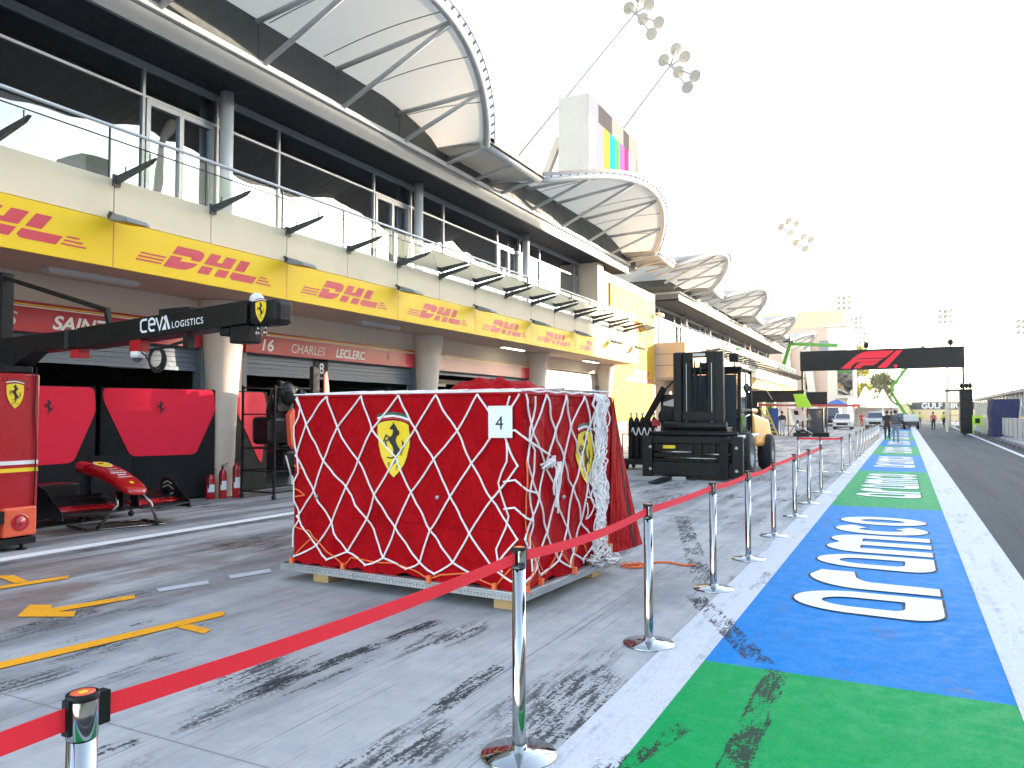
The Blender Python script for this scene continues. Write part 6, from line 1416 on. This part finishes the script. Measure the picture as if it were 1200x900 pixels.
t = thing('wheel_bin', 'small grey castor base at the right end of the wing', 'castor base', (-11.2, 9.0, 0)); MB().box(-11.4, -11.0, 8.7, 9.2, .08, .13).build('plate', 'matte_black', t)
for yy in (8.75, 9.15): MB().lathe([(0, -.018), (.035, -.018), (.04, 0), (.035, .018), (0, .018)], (-11.05, yy, .04), 14, 'x').build('castor', 'rubber', t)

# ---------------------------------------------------------------- fire extinguishers
for (x, y, h, r, l) in ((-11.47, 10.18, .46, .078, 'short red fire extinguisher at the foot of the column, leftmost of three'), (-11.36, 10.37, .56, .070, 'middle red fire extinguisher at the foot of the column, behind its hose'), (-11.22, 10.56, .66, .070, 'tallest red fire extinguisher at the foot of the column with white label')):
    t = thing('fire_extinguisher', l, 'fire extinguisher', (x, y, 0), 0, 'red fire extinguishers at the column')
    MB().lathe([(0, 0), (r*.96, 0), (r, .02), (r, h*.80), (r*.80, h*.90), (r*.32, h*.96), (r*.30, h), (0, h)], (x, y, 0), 24).build('cylinder', 'gloss_red', t)
    mb = MB(); mb.tube([(x, y, h), (x, y, h+.04)], .018, 8); mb.beam((x-.02, y-.03, h+.05), (x+.05, y+.08, h+.085), .02, .012); mb.beam((x-.02, y-.03, h+.03), (x+.05, y+.07, h+.035), .02, .010); mb.build('valve', 'matte_black', t)
    MB().tube([(x, y, h+.03), (x+.04, y-.07, h+.0), (x+.05, y-.09, h-.12), (x+.05, y-.085, h*.45)], .010, 8).build('hose', 'rubber', t)
    mb = MB(); vs = []
    for k in range(9): a = R(-75+k*15); vs += [(x+(r+.001)*math.cos(a), y+(r+.001)*math.sin(a), h*.28), (x+(r+.001)*math.cos(a), y+(r+.001)*math.sin(a), h*.58)]
    mb.add(vs, [(k*2, k*2+2, k*2+3, k*2+1) for k in range(8)]); mb.build('label', 'paper', t, fixn=False)

# ---------------------------------------------------------------- bodywork rack beside the load
t = thing('bodywork_rack', 'black wheeled rack holding red and carbon racing car parts between column and load', 'rack', (-10.6, 11.2, 0))
mb = MB(); X0, X1, Y0_, Y1_ = -11.0, -10.2, 10.75, 12.2
for x in (X0, X1):
    for y in (Y0_, Y1_): mb.box(x-.018, x+.018, y-.018, y+.018, .09, 2.1)
mb.build('posts', 'matte_black', t)
for zz in (.12, .50, .92, 1.55, 2.05):
    mb = MB()
    for x in (X0, X1): mb.box(x-.012, x+.012, Y0_, Y1_, zz, zz+.025)
    for y in (Y0_, Y1_): mb.box(X0, X1, y-.012, y+.012, zz, zz+.025)
    mb.build('shelf_frame', 'matte_black', t)
for x in (X0, X1):
    for y in (Y0_, Y1_): MB().lathe([(0, -.02), (.045, -.02), (.05, 0), (.045, .02), (0, .02)], (x, y, .05), 14, 'x').build('castor', 'rubber', t)
fR = lambda y0, z0, x0=-10.15: face((x0, y0, z0), *FX)
MB().prism([(0, 0), (.10, -.10), (.16, .3), (.14, .62), (.04, .66), (-.06, .55)], fR(11.05, 1.0, -10.12), -.05, .05).build('red_vane', 'orange_red', t, bevel=.01)
MB().prism([(0, 0), (.14, 0), (.26, .12), (.22, .60), (.10, .62), (.08, .3)], fR(11.45, .98, -10.10), -.05, .05).build('red_vane', 'panel_red', t, bevel=.01)
MB().prism([(-.1, 0), (.25, .02), (.28, .2), (-.05, .22)], fR(11.35, 1.02, -10.06), -.03, .04).build('red_vane', 'sign_red_bright', t, bevel=.01)
MB().prism([(0, 0), (.20, 0), (.20, .75), (.02, .78)], fR(11.70, 1.72, -10.2), -.05, .05).build('tall_cover', 'matte_black', t, bevel=.015)
MB().prism([(0, 0), (.17, .05), (.13, .62), (.07, .88), (.0, .80)], fR(12.02, 1.55, -10.15), -.02, .02).build('side_fin', 'orange_red', t, bevel=.008)
mb = MB(); mb.sphere((-10.3, 11.15, 1.95), .26, 18, (.6, .8, .9)); mb.build('carbon_duct', 'carbon', t); mb = MB(); mb.sphere((-10.3, 11.55, 1.80), .24, 18, (.6, .7, 1.1)); mb.build('carbon_duct', 'carbon', t)
rnd = random.Random(5)
for k in range(14): y = 10.8+rnd.random()*1.3; MB().tube([(-10.25+rnd.uniform(-.1, .1), y, 1.3+rnd.random()*.6), (-10.2, y+rnd.uniform(-.2, .2), 1.5+rnd.random()*.6)], .014, 6).build('arm', 'dark_steel', t)
MB().box(-10.9, -10.4, 10.85, 12.1, 1.0, 1.52).build('carbon_panel', 'carbon', t, bevel=.08); MB().box(-10.85, -10.35, 11.2, 12.15, .54, .88).build('carbon_panel', 'carbon', t, bevel=.06); MB().prism([(0, 0), (.35, .05), (.30, .55), (.05, .62)], fR(10.9, 1.58, -10.3), -.04, .04).build('carbon_panel', 'carbon', t, bevel=.02)
bm_ = MB(); bm_.tube([(-10.16, 11.0, .80), (-10.14, 11.12, .42)], .014, 8); bm_.build('brush', 'white_paint', t); MB().hexa([(-10.2, 11.08, .26), (-10.10, 11.08, .26), (-10.10, 11.22, .26), (-10.2, 11.22, .26)], [(-10.17, 11.10, .42), (-10.12, 11.10, .42), (-10.12, 11.15, .42), (-10.17, 11.15, .42)]).build('brush_head', 'galv', t)
MB().prism([(-.1, 0), (.35, .02), (.42, .5), (.30, .95), (.02, 1.0), (-.12, .6)], fR(11.05, 1.05, -10.55), -.06, .06).build('carbon_panel', 'carbon', t, bevel=.02)
MB().prism([(0, 0), (.55, .0), (.62, .55), (.1, .62)], fR(11.35, 1.55, -10.75), -.05, .05).build('carbon_panel', 'matte_black', t, bevel=.02)
t.location = (t.location.x-.06, t.location.y-.20, 0)
# car parts and trolley glimpsed inside the second garage
t = thing('garage_workbench', 'dark workbench with red drawers inside the second garage', 'workbench', (-17, 15, 0)); MB().box(-18, -16.6, 12.5, 17, .02, .9).build('drawers', 'sign_red', t, bevel=.02); MB().box(-18.05, -16.55, 12.45, 17.05, .902, .95).build('worktop', 'dark_steel', t)
t = thing('red_partition', 'red partition panel high inside the second garage', 'panel', (-16.5, 16, 0)); MB().box(-16.55, -16.45, 13.4, 17.3, 1.6, 2.35).build('panel', 'sign_red', t); MB().box(-16.54, -16.46, 13.5, 13.6, 0, 1.6).build('post', 'dark_steel', t); MB().box(-16.54, -16.46, 17.0, 17.1, 0, 1.6).build('post', 'dark_steel', t)
t = thing('pit_boom', 'black tube boom end inside the second garage above the load', 'boom', (-12.6, 16.6, 0)); mb = MB(); mb.tube([(-15, 14.0, 2.12), (-12.25, 16.6, 2.18)], .09, 14); mb.build('tube', 'matte_black', t); MB().tube([(-12.25, 16.6, 2.18), (-12.15, 16.69, 2.183)], .11, 14).build('end_ring', 'rubber', t); MB().box(-13.6, -13.4, 15.1, 15.3, 0, 2.06).build('post', 'matte_black', t)

for (x, y, w, h, l, m_) in ((-16.2, 5.6, 1.6, 1.9, 'dark tool cabinet inside the first garage behind the screens', 'dark_steel'), (-16.2, 20.0, 1.8, 1.2, 'red tool chest inside the third garage', 'sign_red'), (-16.4, 22.6, 1.6, 2.0, 'grey locker inside the third garage right of the red chest', 'shutter'), (-16.0, 12.4, .9, 2.1, 'tall grey locker at the left end inside the second garage', 'shutter')):
    t = thing('tool_cabinet', l, 'cabinet', (x, y, .015)); b_ = MB().box(x, x+.6, y, y+w, .015, h).build('body', m_, t, bevel=.02)
    for k in range(4): MB().box(x+.6, x+.615, y+.05, y+w-.05, .1+k*(h-.2)/4, .06+(k+1)*(h-.2)/4).build('drawer', m_, b_); MB().box(x+.615, x+.635, y+w*.3, y+w*.7, .05+(k+.85)*(h-.2)/4, .07+(k+.85)*(h-.2)/4).build('handle', 'galv', b_)
for (y0_, y1_, l) in ((4.4, 10.2, 'added tan tray catching warm glints under the first garage ceiling'), (11.5, 17.3, 'added tan tray catching warm glints under the second garage ceiling'), (18.6, 24.4, 'added tan tray catching warm glints under the third garage ceiling')):  # trays and pale boxes added to catch light as warm glints
    t = thing('cable_tray', l, 'added tray', (-12.7, (y0_+y1_)/2, 2.5)); MB().box(-12.9, -12.5, y0_, y1_, 2.50, 2.54).build('tray', 'tan', t); MB().box(-12.52, -12.49, y0_, y1_, 2.545, 2.62).build('lip', 'tan', t)
    for k in range(3): yy = y0_+1+1.8*k; MB().box(-12.75, -12.55, yy, yy+.5, 2.41, 2.498).build('lamp', 'lamp_pale', t)  # unlit pale boxes, added for the same glints
# ---------------------------------------------------------------- forklift
t = thing('forklift', 'large black and yellow forklift truck with tall twin mast facing the camera', 'forklift', (-4.4, 20.5, 0))
xc = -4.42
ms = MB()
for s_ in (-1, 1):
    for (w0, w1, yy, zt) in ((.20, .40, 18.62, 3.06), (.405, .60, 18.50, 3.06)):
        xa, xb = sorted((xc+s_*w0, xc+s_*w1)); ms.box(xa, xb, yy, yy+.20, .55, zt)
ms.box(xc-.60, xc+.60, 18.64, 18.80, 2.94, 3.08); ms.box(xc-.46, xc+.46, 18.55, 18.78, 2.60, 2.72) if False else None; ms.box(xc-.46, xc+.46, 18.58, 18.76, 1.40, 1.62); ms.build('mast', 'black_paint', t, bevel=.012)
cyl = MB()
for s_ in (-.19, .19): cyl.tube([(xc+s_, 18.70, .6), (xc+s_, 18.70, 2.5)], .055, 12); cyl.tube([(xc+s_, 18.70, 2.5), (xc+s_, 18.70, 2.93)], .032, 10)
cyl.build('lift_cylinder', 'matte_black', t)
ch = MB()
for s_ in (-.27, .27): ch.box(xc+s_-.025, xc+s_+.025, 18.60, 18.62, .6, 2.9)
ch.tube([(xc-.10, 18.6, .8), (xc-.10, 18.6, 2.85)], .018, 6); ch.tube([(xc+.04, 18.6, .8), (xc+.04, 18.6, 2.85)], .018, 6); ch.build('chains', 'rubber', t)
cr = MB(); cr.box(-5.62, -3.36, 18.22, 18.34, .86, 1.02); cr.box(-5.62, -3.36, 18.20, 18.34, .10, .42); cr.box(-5.60, -3.38, 18.30, 18.38, .42, .86); cr.box(-5.3, -3.7, 18.34, 18.9, .12, 1.25)
for x in (-5.62, -5.1, -4.62, -4.42, -4.1, -3.50): cr.box(x, x+.14, 18.24, 18.36, .42, .86)
cr.tube([(-5.55, 18.24, 1.10), (-3.44, 18.24, 1.10)], .055, 14); cr.tube([(-5.2, 18.3, 1.28), (-3.7, 18.3, 1.28)], .10, 14); cr.box(-5.70, -5.46, 18.14, 18.30, .06, 1.04); cr.box(-3.56, -3.32, 18.14, 18.30, .06, 1.04); cr.build('carriage', 'black_paint', t, bevel=.012)
rl = MB(); rl.tube([(-5.4, 18.19, .66), (-4.5, 18.19, .66)], .03, 10); rl.tube([(-4.3, 18.19, .62), (-3.6, 18.19, .62)], .03, 10); rl.tube([(-5.4, 18.19, .52), (-3.6, 18.19, .52)], .022, 10); rl.build('side_shift_rams', 'chrome_tube', t)
for x in (-5.12, -3.86): MB().hexa([(x, 16.7, .03), (x+.22, 16.7, .03), (x+.22, 18.16, .03), (x, 18.16, .03)], [(x, 16.7, .05), (x+.22, 16.7, .05), (x+.22, 18.16, .10), (x, 18.16, .10)]).build('fork', 'matte_black', t) if x < -5 else MB().box(x, x+.22, 18.12, 18.19, .05, .95).build('fork', 'matte_black', t, bevel=.01)
tx = MB(); tx.box(-5.585, -5.555, 18.155, 18.159, .35, .75); tx.build('decal', 'silver_ink', t)
ck = MB(); ck.box(-5.15, -3.72, 19.0, 19.5, .45, 1.25); ck.box(-5.1, -3.75, 19.5, 22.4, .42, .95); ck.build('chassis', 'matte_black', t, bevel=.03)
# cab: frame, glass, roof
fr = MB(); Y0c, Y1c = 19.35, 21.0
for x in (-5.05, -3.62):
    fr.beam((x, Y0c, .95), (x, Y0c+.12, 2.66), .08, .08); fr.beam((x, Y1c, .95), (x, Y1c-.1, 2.66), .08, .08); fr.box(x-.035, x+.035, Y0c+.1, Y1c-.1, 1.64, 1.70); fr.box(x-.035, x+.035, (Y0c+Y1c)/2-.03, (Y0c+Y1c)/2+.03, .95, 2.6)
fr.box(-5.05, -3.62, Y0c+.08, Y0c+.15, 2.56, 2.66); fr.build('cab_frame', 'matte_black', t, bevel=.008)
MB().box(-5.12, -3.55, Y0c, Y1c, 2.662, 2.75).build('cab_roof', 'black_paint', t, bevel=.03)
MB().box(-4.98, -3.69, Y0c+.06, Y0c+.08, 1.0, 2.55).build('windscreen', 'cab_glass', t)
MB().box(-3.615, -3.60, Y0c+.2, Y1c-.12, 1.02, 2.6).build('side_window', 'window_glass', t); MB().box(-5.08, -5.06, Y0c+.2, Y1c-.12, 1.02, 2.6).build('side_window', 'cab_glass', t)
MB().box(-4.9, -3.8, 20.2, 20.7, .96, 1.5).build('seat', 'carbon', t, bevel=.05)
mb = MB(); mb.tube([(-3.75, 19.5, 2.75), (-3.75, 19.5, 2.86)], .02, 8); mb.box(-3.86, -3.64, 19.42, 19.58, 2.86, 3.06); mb.build('work_lamp', 'matte_black', t, bevel=.01); mb = MB(); mb.box(-4.6, -4.25, 19.4, 19.5, 2.752, 2.86); mb.build('work_lamp', 'matte_black', t, bevel=.01)
mb = MB(); mb.tube([(-3.56, 19.36, 2.2), (-3.42, 19.2, 2.25)], .014, 6); mb.sphere((-3.40, 19.18, 2.2), .10, 10, (.8, .4, 1.2)); mb.build('mirror', 'dark_steel', t)
hb = MB(); hb.smooth = False
hb.hexa([(-5.05, 21.05, .72), (-3.50, 21.05, .72), (-3.42, 23.55, .62), (-5.1, 23.55, .62)], [(-4.95, 21.05, 1.62), (-3.58, 21.05, 1.62), (-3.52, 23.45, 1.42), (-5.0, 23.45, 1.42)]); hb.build('counterweight', 'fork_yellow', t, bevel=.10)
MB().box(-4.9, -3.66, 21.1, 22.4, 1.58, 1.72).build('engine_hood', 'fork_yellow', t, bevel=.06)
mb = MB(); mb.box(-3.62, -3.40, 18.75, 20.9, .98, 1.06); mb.build('fender', 'white_paint', t, bevel=.02)
for (yy, r_, w_) in ((19.3, .56, .40), (22.7, .50, .36)):
    for s_ in (-1, 1):
        x = xc+s_*.92; wh = MB().lathe([(r_*.50, -w_/2), (r_*.9, -w_/2), (r_, -w_*.36), (r_, w_*.36), (r_*.9, w_/2), (r_*.50, w_/2)], (x, yy, r_), 36, 'x').build('wheel', 'rubber', t)
        MB().lathe([(0, .02*s_), (r_*.22, .03*s_), (r_*.28, -.02*s_), (r_*.46, -.01*s_), (r_*.52, w_*.46*s_)], (x+s_*w_*.02, yy, r_), 28, 'x').build('rim', 'galv', wh)
for (x, z0_, z1_) in ((xc-.30, .7, 2.8), (xc+.30, .7, 2.8)): MB().box(x-.012, x+.012, 18.605, 18.617, z0_, z1_).build('wear_strip', 'galv', t)
for (x, z) in ((-5.5, .78), (-3.46, .78), (-5.5, .25), (-3.46, .25)): MB().tube([(x, 18.13, z), (x, 18.15, z)], .035, 10).build('pin', 'galv', t)
MB().box(-5.2, -4.9, 18.188, 18.199, .74, .82).build('plate_decal', 'yellow_ink', t); MB().box(xc-.15, xc+.15, 18.632, 18.639, 2.97, 3.04).build('mast_decal', 'silver_ink', t)
MB().tube([(-3.52, 19.5, 1.06), (-3.50, 19.5, 1.5), (-3.52, 20.2, 1.55)], .018, 8).build('grab_rail', 'galv', t)
for k in range(2): MB().box(-3.60, -3.36, 19.9, 20.4, .35+.28*k, .39+.28*k).build('step', 'dark_steel', t)
hz = MB()
for k in range(5): hz.tube([(xc-.3+.05*k, 18.6, 1.3), (xc-.35+.06*k, 18.45, 1.1+.03*k), (xc-.2+.04*k, 18.4, .9)], .014, 6)
hz.build('hoses', 'rubber', t)
tag(MB().hexa([(-6.9, 17.0, .0), (-4.6, 18.0, .0), (-4.65, 18.12, .0), (-6.95, 17.12, .0)], [(-6.9, 17.0, .09), (-4.6, 18.0, .09), (-4.65, 18.12, .09), (-6.95, 17.12, .09)]).build('timber_beam', 'concrete', bevel=.01), 'grey timber beam lying on the ground in front of the forklift', 'beam')
# ---------------------------------------------------------------- black machine and bottles left of the forklift
t = thing('hoist_trolley', 'black equipment hoist with slanted arm left of the forklift mast', 'hoist', (-5.7, 20.5, 0))
MB().box(-6.1, -5.2, 20.0, 21.2, .12, 1.0).build('base', 'matte_black', t, bevel=.03); MB().beam((-6.35, 20.3, 1.25), (-5.72, 20.2, 2.28), .10, .15).build('arm', 'matte_black', t); mb = MB(); mb.tube([(-5.74, 20.2, 2.2), (-5.1, 20.2, 2.75)], .02, 6); mb.build('cable', 'rubber', t)
MB().box(-5.9, -5.2, 20.4, 21.2, 1.2, 2.1).build('cabinet', 'carbon', t, bevel=.04); mb = MB(); mb.sphere((-5.62, 20.1, 1.5), .26, 16, (1, .6, .9)); mb.build('winch_drum', 'rubber', t); MB().box(-6.0, -5.8, 19.95, 20.05, 1.25, 1.42).build('control_box', 'sign_red', t); MB().hexa([(-5.8, 20.36, 1.8), (-5.5, 20.36, 1.76), (-5.5, 20.39, 1.76), (-5.8, 20.39, 1.8)], [(-5.8, 20.36, 1.88), (-5.5, 20.36, 1.98), (-5.5, 20.39, 1.98), (-5.8, 20.39, 1.88)]).build('plate', 'galv', t)
for x in (-6.0, -5.3):
    for y in (20.1, 21.1): MB().lathe([(0, -.05), (.12, -.05), (.13, 0), (.12, .05), (0, .05)], (x, y, .13), 16, 'x').build('wheel', 'rubber', t)
co_ = MB(); co_.tube([V((-6.55+.020*k, 19.9+.02*math.cos(k*.8), 1.10+.10*math.sin(k*.8))) for k in range(44)], .014, 6); co_.build('coiled_hose', 'rope', t)
rk = thing('bottle_rack', 'low black rack on wheels holding the black gas bottles', 'rack', (-6.65, 21.3, 0)); MB().box(-7.15, -6.2, 20.9, 21.7, .14, .30).build('tray', 'matte_black', rk, bevel=.02); mb = MB(); mb.tube([(-7.15, 20.9, .3), (-7.15, 20.9, 1.0), (-6.2, 20.9, 1.0), (-6.2, 20.9, .3)], .025, 8); mb.build('rail', 'matte_black', rk)
for x in (-7.05, -6.3):
    for y in (21.0, 21.6): MB().lathe([(0, -.03), (.10, -.03), (.11, 0), (.10, .03), (0, .03)], (x, y, .11), 14, 'x').build('wheel', 'rubber', rk)
for k in range(5):
    x = -7.02+.17*k; b_ = thing('gas_bottle', 'tall black gas bottle in the row left of the forklift', 'gas bottle', (x, 21.3, .30), 0, 'black gas bottles on the rack'); MB().lathe([(0, .302), (.085, .302), (.088, .34), (.088, 1.30), (.07, 1.42), (.03, 1.48), (0, 1.48)], (x, 21.3, 0), 18).build('cylinder', 'matte_black', b_); mb = MB(); mb.tube([(x, 21.3, 1.48), (x, 21.3, 1.60)], .025, 8); mb.box(x-.05, x+.05, 21.28, 21.32, 1.55, 1.60); mb.build('valve', 'galv', b_)

# ---------------------------------------------------------------- air: pale evening haze over the whole circuit
hm_ = bpy.data.materials.new('haze'); hm_.use_nodes = True; t = NT(hm_); t.n.clear()
out = t.new('ShaderNodeOutputMaterial'); pv = t.new('ShaderNodeVolumePrincipled'); pv.inputs['Color'].default_value = (.95, .94, .92, 1); pv.inputs['Density'].default_value = HAZE; pv.inputs['Anisotropy'].default_value = .4
t.l.new(pv.outputs[0], out.inputs['Volume']); M['haze'] = hm_
tag(MB().box(-120, 120, -80, 480, -1.1, 52).build('haze', 'haze'), kind='stuff')
